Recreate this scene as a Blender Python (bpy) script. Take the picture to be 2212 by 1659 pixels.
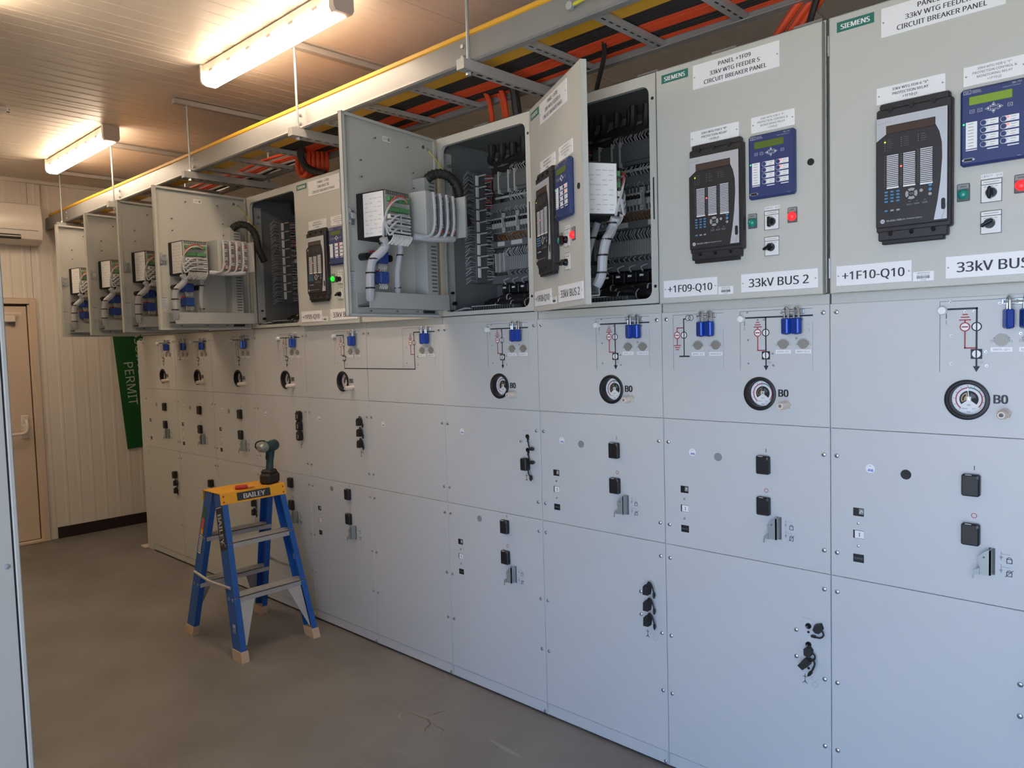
import bpy, math, random
from mathutils import Matrix, Vector
R = math.radians
random.seed(7)
SC = bpy.context.scene
COL = SC.collection
for o in list(bpy.data.objects):
    bpy.data.objects.remove(o)

# ------------------------------------------------------------------ camera, world, exposure
W, H, F = 2212, 1659, 1633.6
cam = bpy.data.cameras.new('camera')
cam.sensor_fit = 'HORIZONTAL'
cam.sensor_width = 36.0
cam.lens = 36.0 * F / W
cam.clip_start = 0.05
cam.clip_end = 100
camo = bpy.data.objects.new('camera', cam)
COL.objects.link(camo)
yaw, pitch, roll = 0.7575, -0.0580, -0.0281
f_ = Vector((-math.sin(yaw) * math.cos(pitch), math.cos(yaw) * math.cos(pitch), math.sin(pitch)))
r_ = Vector((math.cos(yaw), math.sin(yaw), 0))
u_ = r_.cross(f_)
rr = math.cos(roll) * r_ + math.sin(roll) * u_
uu = -math.sin(roll) * r_ + math.cos(roll) * u_
camo.matrix_world = Matrix(((rr.x, uu.x, -f_.x, 0.8894), (rr.y, uu.y, -f_.y, -2.3727), (rr.z, uu.z, -f_.z, 1.6198), (0, 0, 0, 1)))
SC.camera = camo
SC.view_settings.view_transform = 'Standard'
SC.view_settings.look = 'None'
SC.view_settings.gamma = 1
SC.view_settings.use_curve_mapping = False
SC.view_settings.exposure = 0.0

SKY = 6.4
LAMP = 24.0
SUN = 51.0
wd = bpy.data.worlds.new('sky')
SC.world = wd
wd.use_nodes = True
bg = wd.node_tree.nodes['Background']
bg.inputs[0].default_value = (0.36, 0.57, 1.0, 1)
bg.inputs[1].default_value = SKY

sun = bpy.data.lights.new('sun', 'SUN')
sun.energy = SUN
sun.angle = R(0.5)
sun.color = (0.97, 0.97, 0.97)
suno = bpy.data.objects.new('sun', sun)
COL.objects.link(suno)
suno.rotation_euler = (R(0), R(-38), R(0))       # runs along the long outer wall, lights the yard outside the open doorway

# ------------------------------------------------------------------ materials
def lin(c):
    return tuple(((x / 255 + 0.055) / 1.055) ** 2.4 if x > 10 else x / 255 / 12.92 for x in c) + (1,)
MATS = {}
def mat(name, rgb, rough=0.5, metal=0.0, emit=0.0, var=0.0, scale=8.0, bump=0.0, spec=0.5, stretch=None, emit_rgb=None, coat=0.0):
    m = bpy.data.materials.new(name)
    m.use_nodes = True
    nt = m.node_tree
    b = nt.nodes['Principled BSDF']
    b.inputs['Base Color'].default_value = lin(rgb)
    b.inputs['Roughness'].default_value = rough
    b.inputs['Metallic'].default_value = metal
    b.inputs['Specular IOR Level'].default_value = spec
    b.inputs['Coat Weight'].default_value = coat
    if emit:
        b.inputs['Emission Color'].default_value = lin(emit_rgb or rgb)
        b.inputs['Emission Strength'].default_value = emit
    if var or bump:
        tc = nt.nodes.new('ShaderNodeTexCoord')
        mp = nt.nodes.new('ShaderNodeMapping')
        if stretch:
            mp.inputs['Scale'].default_value = stretch
        nz = nt.nodes.new('ShaderNodeTexNoise')
        nz.inputs['Scale'].default_value = scale
        nz.inputs['Detail'].default_value = 5
        nt.links.new(tc.outputs['Object'], mp.inputs[0])
        nt.links.new(mp.outputs[0], nz.inputs['Vector'])
        if var:
            rmp = nt.nodes.new('ShaderNodeValToRGB')
            a = lin(rgb)
            rmp.color_ramp.elements[0].position = 0.3
            rmp.color_ramp.elements[1].position = 0.7
            rmp.color_ramp.elements[0].color = tuple(x * (1 - var) for x in a[:3]) + (1,)
            rmp.color_ramp.elements[1].color = tuple(min(1, x * (1 + var)) for x in a[:3]) + (1,)
            nt.links.new(nz.outputs['Fac'], rmp.inputs[0])
            nt.links.new(rmp.outputs[0], b.inputs['Base Color'])
        if bump:
            bm = nt.nodes.new('ShaderNodeBump')
            bm.inputs['Strength'].default_value = bump
            bm.inputs['Distance'].default_value = 0.002
            nt.links.new(nz.outputs['Fac'], bm.inputs['Height'])
            nt.links.new(bm.outputs[0], b.inputs['Normal'])
    MATS[name] = m
    return m
mat('panel_grey', (198, 200, 198), 0.42, var=0.02, scale=2)
mat('cabinet_grey', (196, 196, 188), 0.42, var=0.02, scale=2)
mat('end_grey', (170, 165, 155), 0.45, var=0.02, scale=2)
mat('inner_grey', (178, 180, 176), 0.5, var=0.03, scale=3)
mat('dark_grey', (92, 95, 96), 0.5)
mat('shaded_inner_grey', (112, 114, 114), 0.6)  # cabinet paint darkened: shade inside the enclosures put into the colour
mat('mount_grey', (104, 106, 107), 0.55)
mat('mid_grey', (140, 142, 142), 0.5)
mat('seam', (96, 100, 106), 0.7)
mat('white', (236, 236, 234), 0.45)
mat('plate', (240, 240, 240), 0.4)
mat('ink', (52, 54, 60), 0.6)
mat('ink_light', (150, 152, 156), 0.6)
mat('black', (26, 25, 27), 0.45)
mat('black_matt', (36, 34, 35), 0.65)
mat('black_gloss', (22, 22, 25), 0.25)
mat('relay_black', (44, 41, 43), 0.45)
mat('silver', (196, 199, 205), 0.38, metal=0.3)
mat('display_brown', (78, 64, 58), 0.2)
mat('strip', (205, 207, 210), 0.5)
mat('key_blue', (88, 140, 178), 0.5)
mat('key_grey', (165, 166, 168), 0.5)
mat('relay_blue', (48, 62, 112), 0.4)
mat('lcd', (96, 116, 52), 0.2)
mat('lcd_lit', (120, 150, 50), 0.3, emit=0.18)
mat('siemens_green', (44, 118, 104), 0.5)
mat('lens_green', (20, 138, 124), 0.2, coat=0.4)
mat('lens_green_lit', (20, 210, 60), 0.3, emit=1.4, emit_rgb=(20, 240, 40))
mat('lens_red_lit', (230, 40, 44), 0.3, emit=1.1, emit_rgb=(255, 40, 44))
mat('led_red', (255, 90, 80), 0.3, emit=2.0)
mat('led_green', (60, 220, 120), 0.3, emit=1.0)
mat('led_yellow', (220, 230, 60), 0.3, emit=1.2)
mat('steel', (190, 192, 194), 0.3, metal=0.85)
mat('zinc', (176, 180, 182), 0.45, metal=0.5, var=0.05, scale=30)
mat('lever_steel', (160, 168, 166), 0.45, metal=0.4)
mat('port_grey', (150, 146, 136), 0.4, metal=0.25)
mat('mimic_black', (38, 42, 52), 0.55)
mat('mimic_red', (164, 58, 66), 0.55)
mat('padlock_blue', (22, 64, 156), 0.32, metal=0.35, coat=0.25)
mat('gland', (224, 210, 196), 0.5)
mat('glass', (120, 122, 126), 0.15)
mat('brass', (150, 130, 96), 0.4, metal=0.6)
mat('dial_green', (60, 128, 104), 0.5)
mat('dial_red', (176, 52, 66), 0.5)
mat('sticker_blue', (130, 150, 200), 0.5)
mat('galv', (176, 174, 170), 0.42, metal=0.15, var=0.04, scale=12)
mat('rail_grey', (142, 141, 138), 0.45, metal=0.1, var=0.04, scale=12)
mat('orange_cable', (214, 74, 34), 0.55)
mat('black_cable', (44, 38, 36), 0.55)
mat('yellow_duct', (226, 170, 46), 0.5)
mat('earth_yellow', (206, 196, 60), 0.5)
mat('earth_green', (70, 130, 60), 0.5)
mat('grey_wire', (178, 180, 184), 0.5)
mat('white_wire', (226, 224, 220), 0.5)
mat('red_wire', (196, 60, 52), 0.5)
mat('green_term', (84, 140, 92), 0.5)
mat('orange_wire', (176, 110, 62), 0.5)
mat('contact_blue', (40, 74, 150), 0.45)
mat('corrugated', (44, 42, 40), 0.6)
mat('ladder_blue', (34, 92, 170), 0.4, var=0.06, scale=20)
mat('ladder_yellow', (238, 172, 44), 0.5, var=0.04, scale=14)
mat('alloy', (188, 186, 182), 0.4, metal=0.35, var=0.05, scale=25)
mat('foot_rubber', (206, 178, 150), 0.7)
mat('drill_teal', (34, 66, 70), 0.5)
mat('drill_silver', (150, 156, 152), 0.35, metal=0.5)
mat('battery', (34, 30, 30), 0.55)
mat('driver_red', (186, 44, 38), 0.4)
mat('driver_orange', (240, 160, 60), 0.45)
mat('sticker_green', (52, 116, 58), 0.5)
mat('sticker_orange', (214, 96, 62), 0.5)
mat('wall_cream', (234, 226, 213), 0.45, var=0.02, scale=3)
mat('ceiling_cream', (222, 212, 198), 0.4, var=0.02, scale=3)
mat('wall_rib', (218, 205, 186), 0.45)
mat('door_cream', (222, 202, 180), 0.45)
mat('door_seal', (60, 46, 38), 0.7)
mat('scuff_brown', (106, 94, 80), 0.6)
mat('scuff_pale', (146, 143, 139), 0.55)
mat('base_brown', (44, 30, 28), 0.5)
mat('sign_green', (26, 92, 40), 0.45)
mat('sign_text', (200, 214, 200), 0.5)
mat('ac_white', (232, 224, 212), 0.3)
mat('lamp_body', (238, 230, 216), 0.4)
mat('lamp_cap', (198, 186, 176), 0.45)
mat('diffuser', (255, 230, 190), 0.5, emit=LAMP, emit_rgb=(255, 230, 202))
mat('ground', (150, 148, 140), 0.9, var=0.2, scale=4)

def floor_mat():
    m = bpy.data.materials.new('vinyl_floor')
    m.use_nodes = True
    nt = m.node_tree
    b = nt.nodes['Principled BSDF']
    tc = nt.nodes.new('ShaderNodeTexCoord')
    n1 = nt.nodes.new('ShaderNodeTexNoise'); n1.inputs['Scale'].default_value = 2.2; n1.inputs['Detail'].default_value = 8
    n2 = nt.nodes.new('ShaderNodeTexNoise'); n2.inputs['Scale'].default_value = 60; n2.inputs['Detail'].default_value = 3
    mp = nt.nodes.new('ShaderNodeMapping'); mp.inputs['Rotation'].default_value = (0, 0, 0.5); mp.inputs['Scale'].default_value = (1.2, 9, 1)
    n3 = nt.nodes.new('ShaderNodeTexNoise'); n3.inputs['Scale'].default_value = 1.6; n3.inputs['Detail'].default_value = 6
    for n in (n1, n2):
        nt.links.new(tc.outputs['Object'], n.inputs['Vector'])
    nt.links.new(tc.outputs['Object'], mp.inputs[0]); nt.links.new(mp.outputs[0], n3.inputs['Vector'])
    r1 = nt.nodes.new('ShaderNodeValToRGB')
    r1.color_ramp.elements[0].position = 0.32; r1.color_ramp.elements[0].color = lin((119, 114, 109))
    r1.color_ramp.elements[1].position = 0.72; r1.color_ramp.elements[1].color = lin((138, 134, 129))
    nt.links.new(n1.outputs['Fac'], r1.inputs[0])
    r3 = nt.nodes.new('ShaderNodeValToRGB')                      # pale drag marks
    r3.color_ramp.elements[0].position = 0.64; r3.color_ramp.elements[0].color = (0, 0, 0, 1)
    r3.color_ramp.elements[1].position = 0.78; r3.color_ramp.elements[1].color = (0.35, 0.35, 0.35, 1)
    nt.links.new(n3.outputs['Fac'], r3.inputs[0])
    mx = nt.nodes.new('ShaderNodeMixRGB'); mx.inputs[2].default_value = lin((168, 166, 162))
    nt.links.new(r3.outputs[0], mx.inputs[0]); nt.links.new(r1.outputs[0], mx.inputs[1])
    r2 = nt.nodes.new('ShaderNodeValToRGB')                      # dark specks
    r2.color_ramp.elements[0].position = 0.70; r2.color_ramp.elements[0].color = (0, 0, 0, 1)
    r2.color_ramp.elements[1].position = 0.76; r2.color_ramp.elements[1].color = (0.3, 0.3, 0.3, 1)
    nt.links.new(n2.outputs['Fac'], r2.inputs[0])
    m2 = nt.nodes.new('ShaderNodeMixRGB'); m2.inputs[2].default_value = lin((70, 62, 54))
    nt.links.new(r2.outputs[0], m2.inputs[0]); nt.links.new(mx.outputs[0], m2.inputs[1])
    nt.links.new(m2.outputs[0], b.inputs['Base Color'])
    b.inputs['Roughness'].default_value = 0.5
    MATS['floor'] = m
floor_mat()

# ------------------------------------------------------------------ mesh builder
TXT = {}
try:      # Blender's own bundled sans-serif; the built-in font if it is missing
    import os
    FONT = bpy.data.fonts.load(os.path.join(bpy.utils.system_resource('DATAFILES'), 'fonts', 'NotoSansHebrew-Regular.woff2'))
except Exception:
    FONT = None
def text_geo(s):
    if s not in TXT:
        cu = bpy.data.curves.new('t', 'FONT')
        cu.body = s
        cu.size = 1
        cu.resolution_u = 2
        if FONT: cu.font = FONT
        cu.align_x = 'CENTER'
        cu.align_y = 'CENTER'
        ob = bpy.data.objects.new('t', cu)
        me = bpy.data.meshes.new_from_object(ob)
        q = 1.17 if FONT else 1
        TXT[s] = ([tuple(v.co * q) for v in me.vertices], [tuple(p.vertices) for p in me.polygons])
        bpy.data.meshes.remove(me)
        bpy.data.objects.remove(ob)
        bpy.data.curves.remove(cu)
    return TXT[s]

class MB:
    def __init__(s):
        s.v = []; s.f = []; s.m = []; s.mats = []
    def mi(s, m):
        if m not in s.mats:
            s.mats.append(m)
        return s.mats.index(m)
    def add(s, vs, fs, m, M=None):
        n = len(s.v); k = s.mi(m)
        if M is not None:
            vs = [tuple(M @ Vector(v)) for v in vs]
        s.v.extend(vs)
        for f in fs:
            s.f.append(tuple(n + i for i in f)); s.m.append(k)
        return s
    def box(s, x0, x1, y0, y1, z0, z1, m, b=0, M=None):
        if x0 > x1: x0, x1 = x1, x0
        if y0 > y1: y0, y1 = y1, y0
        if z0 > z1: z0, z1 = z1, z0
        if not b:
            vs = [(x, y, z) for x in (x0, x1) for y in (y0, y1) for z in (z0, z1)]
            fs = [(0, 1, 3, 2), (4, 6, 7, 5), (0, 4, 5, 1), (2, 3, 7, 6), (0, 2, 6, 4), (1, 5, 7, 3)]
            return s.add(vs, fs, m, M)
        b = min(b, (x1 - x0) * .49, (y1 - y0) * .49, (z1 - z0) * .49)
        vs = []; idx = {}
        for i, x in enumerate((x0, x1)):
            for j, y in enumerate((y0, y1)):
                for k, z in enumerate((z0, z1)):
                    sx, sy, sz = (b, -b)[i], (b, -b)[j], (b, -b)[k]
                    for a, p in enumerate(((x, y + sy, z + sz), (x + sx, y, z + sz), (x + sx, y + sy, z))):
                        idx[i, j, k, a] = len(vs); vs.append(p)
        g = lambda i, j, k, a: idx[i, j, k, a]
        fs = [(g(0,0,0,0), g(0,0,1,0), g(0,1,1,0), g(0,1,0,0)), (g(1,0,0,0), g(1,1,0,0), g(1,1,1,0), g(1,0,1,0)),
              (g(0,0,0,1), g(1,0,0,1), g(1,0,1,1), g(0,0,1,1)), (g(0,1,0,1), g(0,1,1,1), g(1,1,1,1), g(1,1,0,1)),
              (g(0,0,0,2), g(0,1,0,2), g(1,1,0,2), g(1,0,0,2)), (g(0,0,1,2), g(1,0,1,2), g(1,1,1,2), g(0,1,1,2))]
        for i in (0, 1):
            for j in (0, 1):
                fs.append((g(i,j,0,0), g(i,j,1,0), g(i,j,1,1), g(i,j,0,1)))
                fs.append((g(0,i,j,1), g(1,i,j,1), g(1,i,j,2), g(0,i,j,2)))
                fs.append((g(i,0,j,0), g(i,1,j,0), g(i,1,j,2), g(i,0,j,2)))
                for k in (0, 1):
                    fs.append((g(i,j,k,0), g(i,j,k,1), g(i,j,k,2)))
        return s.add(vs, fs, m, M)
    def tube(s, path, r, m, n=8, closed=False, caps=True, M=None):
        P = [Vector(p) for p in path]
        rs = r if isinstance(r, (list, tuple)) else [r] * len(P)
        N = len(P); vs = []; up = None
        for i in range(N):
            a = P[(i - 1) % N] if (closed or i) else P[i]
            c = P[(i + 1) % N] if (closed or i < N - 1) else P[i]
            t = (c - a).normalized()
            if up is None:
                up = Vector((0, 0, 1)) if abs(t.z) < .9 else Vector((1, 0, 0))
            e = (up - t * up.dot(t))
            if e.length < 1e-6:
                e = t.orthogonal()
            e.normalize(); up = e; w = t.cross(e)
            for k in range(n):
                q = 2 * math.pi * k / n
                vs.append(tuple(P[i] + (e * math.cos(q) + w * math.sin(q)) * rs[i]))
        fs = []
        for i in range(N if closed else N - 1):
            j = (i + 1) % N
            for k in range(n):
                l = (k + 1) % n
                fs.append((i * n + k, i * n + l, j * n + l, j * n + k))
        if caps and not closed:
            fs.append(tuple(range(n - 1, -1, -1))); fs.append(tuple((N - 1) * n + k for k in range(n)))
        return s.add(vs, fs, m, M)
    def cyl(s, p0, p1, r, m, n=14, r1=None, M=None):
        return s.tube([p0, p1], [r, r if r1 is None else r1], m, n, M=M)
    def prism(s, poly, d0, d1, m, axis='y', M=None):
        n = len(poly)
        g = {'y': lambda u, v, d: (u, d, v), 'x': lambda u, v, d: (d, u, v), 'z': lambda u, v, d: (u, v, d)}[axis]
        vs = [g(u, v, d0) for u, v in poly] + [g(u, v, d1) for u, v in poly]
        fs = [tuple(range(n)), tuple(range(2 * n - 1, n - 1, -1))] + [(i, i + n, (i + 1) % n + n, (i + 1) % n) for i in range(n)]
        return s.add(vs, fs, m, M)
    def lathe(s, prof, c, m, n=28, axis='y', M=None):
        # prof: list of (radius, d); d along axis from centre c
        vs = []; N = len(prof)
        for r, d in prof:
            for k in range(n):
                q = 2 * math.pi * k / n
                a, b = r * math.cos(q), r * math.sin(q)
                vs.append({'y': (c[0] + a, c[1] + d, c[2] + b), 'x': (c[0] + d, c[1] + a, c[2] + b), 'z': (c[0] + a, c[1] + b, c[2] + d)}[axis])
        fs = [(i * n + k, i * n + (k + 1) % n, (i + 1) * n + (k + 1) % n, (i + 1) * n + k) for i in range(N - 1) for k in range(n)]
        return s.add(vs, fs, m, M)
    def disc(s, c, r, m, n=20, y1=None, rz=None):
        # flat disc (or short drum down to y1) facing -Y
        poly = [(c[0] + r * math.cos(2 * math.pi * k / n), c[2] + (rz or r) * math.sin(2 * math.pi * k / n)) for k in range(n)]
        return s.prism(poly, c[1], y1 if y1 is not None else c[1] + .0006, m)
    def ring(s, c, r0, r1, m, a0=0, a1=360, n=24, t=.0006):
        A = [R(a0 + (a1 - a0) * k / n) for k in range(n + 1)]
        vs = []
        for a in A:
            for r in (r0, r1):
                vs.append((c[0] + r * math.cos(a), c[1], c[2] + r * math.sin(a)))
        fs = [(2 * k, 2 * k + 1, 2 * k + 3, 2 * k + 2) for k in range(n)]
        return s.add(vs, fs, m)
    def text(s, t, size, x, y, z, m, M=None, align='c', rot=0, sx=1.0):
        vs, fs = text_geo(t)
        if align == 'l':
            dx = -min(v[0] for v in vs)
        else:
            dx = 0
        c_, s_ = math.cos(rot), math.sin(rot)
        out = []
        for v in vs:
            a, b = (v[0] + dx) * size * sx, v[1] * size
            out.append((x + a * c_ - b * s_, y, z + a * s_ + b * c_))
        return s.add(out, fs, m, M)
    def line(s, pts, w, y, m):
        # flat poly-line of width w on the XZ plane
        for (x0, z0), (x1, z1) in zip(pts[:-1], pts[1:]):
            d = Vector((x1 - x0, z1 - z0)); L = d.length
            if L < 1e-6: continue
            d /= L; n = Vector((-d.y, d.x)) * (w / 2); e = d * (w / 2)
            q = [(x0 - e.x + n.x, z0 - e.y + n.y), (x0 - e.x - n.x, z0 - e.y - n.y), (x1 + e.x - n.x, z1 + e.y - n.y), (x1 + e.x + n.x, z1 + e.y + n.y)]
            s.add([(a, y, b) for a, b in q], [(0, 1, 2, 3)], m)
        return s
    def mesh(s, name, smooth=True):
        me = bpy.data.meshes.new(name)
        me.from_pydata(s.v, [], s.f)
        for m in s.mats:
            me.materials.append(MATS[m])
        me.polygons.foreach_set('material_index', s.m)
        me.update()
        if smooth:
            me.shade_smooth()
            me.set_sharp_from_angle(angle=R(32))
        return me

FRAME = {}
def thing(name, label, cat, loc, frame=None, group=None):
    o = bpy.data.objects.new(name, None)
    o.empty_display_size = .05
    COL.objects.link(o)
    o.location = loc
    o['label'] = label; o['category'] = cat
    if group: o['group'] = group
    FRAME[o] = Matrix.Translation(Vector(frame if frame is not None else loc) - Vector(loc))
    return o
def part(name, g, parent, M=None, label=None):
    me = g.mesh(name) if isinstance(g, MB) else g
    o = bpy.data.objects.new(name, me)
    COL.objects.link(o)
    o.parent = parent
    L = M if M is not None else Matrix()
    if parent in FRAME:
        L = FRAME[parent] @ L
    o.matrix_local = L
    if label: o['label'] = label
    if name in ('wires', 'loose_wires'): o['kind'] = 'stuff'
    return o
def solo(name, g, label, cat, group=None, loc=(0, 0, 0)):
    o = bpy.data.objects.new(name, g.mesh(name) if isinstance(g, MB) else g)
    COL.objects.link(o)
    o.location = loc
    o['label'] = label; o['category'] = cat
    if group: o['group'] = group
    return o
def struct(name, g, parent=None):
    o = bpy.data.objects.new(name, g.mesh(name) if isinstance(g, MB) else g)
    COL.objects.link(o)
    if parent: o.parent = parent
    else: o['kind'] = 'structure'
    return o
CACHE = {}
def cached(key, fn):
    if key not in CACHE:
        CACHE[key] = fn().mesh(key.split('|')[0])
    return CACHE[key]
def arc(c, r, a0, a1, n, plane='xz'):
    out = []
    for k in range(n + 1):
        a = R(a0 + (a1 - a0) * k / n)
        u, v = r * math.cos(a), r * math.sin(a)
        out.append({'xz': (c[0] + u, c[1], c[2] + v), 'yz': (c[0], c[1] + u, c[2] + v), 'xy': (c[0] + u, c[1] + v, c[2])}[plane])
    return out
def spline(pts, n=6):
    P = [Vector(p) for p in pts]; out = []
    for i in range(len(P) - 1):
        a = P[max(i - 1, 0)]; b = P[i]; c = P[i + 1]; d = P[min(i + 2, len(P) - 1)]
        for k in range(n):
            t = k / n
            out.append(.5 * ((2 * b) + (c - a) * t + (2 * a - 5 * b + 4 * c - d) * t * t + (3 * b - a - 3 * c + d) * t ** 3))
    out.append(P[-1])
    return [tuple(p) for p in out]

# ------------------------------------------------------------------ room shell
XL, XR, YB, YF, ZC = -6.51, 3.0, 2.3, -3.5, 3.087
struct('floor', MB().box(XL - .1, XR + .1, YF - .1, YB + .1, -.06, 0, 'floor'))
# ceiling: ribbed insulated panels running across the room
ceil = struct('ceiling', MB().box(XL - .1, XR + .1, YF - .1, YB + .1, ZC + .012, ZC + .12, 'ceiling_cream'))
def ribbed(w, L, pitch, depth, m):
    # profile in u (width), extruded along L; returns polygon strip with shallow ribs facing -v
    prof = [(0, 0)]
    u = 0
    n = int(round(w / pitch))
    p = (w - .004) / n
    prof = [(.002, 0)]
    for k in range(n):
        a = .002 + k * p
        prof += [(a + p * .36, 0), (a + p * .42, -depth), (a + p * .58, -depth), (a + p * .64, 0)]
    prof.append((w - .002, 0))
    return prof
def ceil_panel_mesh():
    pr = ribbed(1.2, 1, .1, -.0016, None)
    g = MB()
    prof = [(u, v) for u, v in pr] + [(1.198, .012), (.002, .012)]
    return g.prism(prof, YF, YB, 'ceiling_cream', axis='y').mesh('ceiling_panel', smooth=False)
me = ceil_panel_mesh()
x = XL
while x < XR:
    o = struct('ceiling_panel', me, ceil)
    o.location = (x, 0, ZC)
    x += 1.2
wl = struct('wall_left', MB().box(XL - .12, XL - .012, YF - .1, YB + .1, 0, ZC, 'wall_cream'))
def wall_panel_mesh(z0, z1, w, flip):
    pr = ribbed(w, 1, .107, .0022, None)
    g = MB()
    poly = [((-v), u) for u, v in pr] + [(-.012, w - .002), (-.012, .002)]
    g.prism(poly, z0, z1, 'wall_cream', axis='z')
    return g.mesh('wall_panel', smooth=False)
wm = wall_panel_mesh(0, ZC, 1.07, False)
for y in (-.45, .62, 1.69):
    o = struct('wall_panel', wm, wl); o.location = (XL, y, 0)
wm2 = wall_panel_mesh(2.09, ZC, 1.07, False)
for y in (-1.52, -2.59, -3.66):
    o = struct('wall_panel', wm2, wl); o.location = (XL, y, 0)
wm3 = wall_panel_mesh(0, 2.09, 1.07, False)
for y in (-2.59, -3.66):
    o = struct('wall_panel', wm3, wl); o.location = (XL, y, 0)
struct('wall_back', MB().box(XL - .1, XR + .1, YB, YB + .1, 0, ZC, 'wall_cream'))
struct('wall_right', MB().box(XR, XR + .1, YF - .1, YB + .1, 0, ZC, 'wall_cream'))
DX0, DX1, DZ = -.4, 2.3, 2.4      # open doorway to the yard, behind the photographer
g = MB()
g.box(XL - .1, DX0, YF - .1, YF, 0, ZC, 'wall_cream').box(DX1, XR + .1, YF - .1, YF, 0, ZC, 'wall_cream').box(DX0, DX1, YF - .1, YF, DZ, ZC, 'wall_cream')
struct('wall_front', g)
struct('trim_1', MB().box(DX0 - .05, DX0, YF - .11, YF + .01, 0, DZ + .05, 'wall_cream').box(DX1, DX1 + .05, YF - .11, YF + .01, 0, DZ + .05, 'wall_cream').box(DX0, DX1, YF - .11, YF + .01, DZ, DZ + .05, 'wall_cream'))
struct('ground_outside', MB().box(-40, 40, YF - 60, YF - .1, -.3, -.02, 'ground'))
struct('baseboard_left', MB().box(XL + .004, XL + .016, -.378, YB, 0, .098, 'base_brown', .002))
struct('trim_2', MB().box(XL - .012, XL + .006, -.45, -.385, 0, .1, 'wall_cream').box(XL, XL + .035, YF, YB, ZC - .03, ZC, 'wall_cream', .004))

# door in the end wall
d1 = bpy.data.objects.new('door_1', None); COL.objects.link(d1); d1.location = (XL, -.95, 0); d1['kind'] = 'structure'
FRAME[d1] = Matrix.Translation(Vector((0, .95, 0)))
g = MB()
for y0, y1 in ((-.492, -.442), (-1.47, -1.42)):
    g.box(-.012, .035, y0, y1, 0, 2.085, 'door_cream', .004)
g.box(-.012, .035, -1.42, -.492, 2.038, 2.085, 'door_cream', .004)
g.box(-.012, .018, -.505, -.492, .03, 2.03, 'door_cream').box(-.012, .018, -1.42, -1.407, .03, 2.03, 'door_cream')
part('door_frame', g, d1)
part('door_leaf', MB().box(-.03, .006, -1.405, -.512, .03, 2.02, 'door_cream', .003), d1)
part('door_seal', MB().box(-.03, .001, -.512, -.504, .03, 2.034, 'door_seal').box(-.03, .001, -1.405, -.506, 2.02, 2.036, 'door_seal').box(-.03, .004, -1.405, -.506, .026, .036, 'door_seal'), d1)
part('threshold', MB().box(-.02, .05, -1.42, -.49, 0, .026, 'door_cream', .006), d1)
part('door_closer', MB().box(.006, .05, -.80, -.60, 1.885, 1.945, 'ac_white', .008).box(.05, .058, -.86, -.565, 1.955, 1.968, 'ac_white').cyl((.04, -.70, 1.94), (.04, -.70, 1.97), .012, 'ac_white').box(.006, .03, -.645, -.60, 1.862, 1.884, 'dark_grey', .003), d1)
g = MB()
g.box(.006, .02, -.605, -.545, .90, 1.10, 'ac_white', .008)
g.box(.02, .07, -.60, -.555, .95, 1.03, 'ac_white', .012)
g.tube(spline([(.05, -.575, 1.06), (.075, -.575, 1.03), (.08, -.578, .985), (.078, -.60, .955), (.075, -.68, .948), (.075, -1.3, .948)], 5), .013, 'ac_white', 10)
part('push_bar', g, d1)

# wall-mounted air conditioner
ac = thing('air_conditioner', 'white wall mounted air conditioner above the far door', 'air conditioner', (XL + .02, -.86, 2.53), (XL, 0, 0))
prof = [(.0, 2.862), (.10, 2.866), (.165, 2.85), (.195, 2.80), (.208, 2.70), (.205, 2.62), (.185, 2.565), (.14, 2.535), (.06, 2.528), (0, 2.53)]
g = MB().prism([(u, v) for u, v in prof], -1.30, -.405, 'ac_white', axis='y')
part('casing', g, ac)
part('front_panel_line', MB().box(.2, .2085, -1.28, -.44, 2.632, 2.637, 'mid_grey'), ac)
part('air_outlet', MB().box(.13, .2, -1.25, -.56, 2.56, 2.6, 'black', .006).box(.17, .206, -1.25, -.565, 2.578, 2.584, 'ac_white'), ac)
# conduit beside the air conditioner
solo('cable_duct', MB().box(XL, XL + .03, -.395, -.36, 2.72, 3.05, 'wall_cream', .004), 'narrow cream duct on the far wall right of the air conditioner', 'duct')

# green sign, hung sideways on the end wall
sg = thing('permit_sign', 'green sign hung sideways on the far wall reading PERMIT', 'sign', (XL + .008, .36, .71), (XL + .01, .36, 1.25))
M = Matrix.Rotation(R(90), 4, 'Z') @ Matrix.Rotation(R(-86), 4, 'Y').inverted()
M = Matrix.Translation((0, 0, 0)) @ Matrix.Rotation(R(90), 4, 'Z')
tilt = Matrix.Rotation(R(4.0), 4, 'X')
g = MB().box(0, .006, -.165, .20, -.53, .56, 'sign_green')
def sign_text(g, s, size, y, z, sx=1.0):
    vs, fs = text_geo(s)
    out = []
    for v in vs:                    # reads downwards, letters' tops towards +Y
        out.append((.0068, y + v[1] * size, z - v[0] * size * sx))
    g.add(out, fs, 'sign_text')
sign_text(g, 'PERMIT', .118, -.06, .075, 1.03)
sign_text(g, 'ISSUING', .118, .058, .36, 1.03)
part('board', g, sg, tilt)

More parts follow.
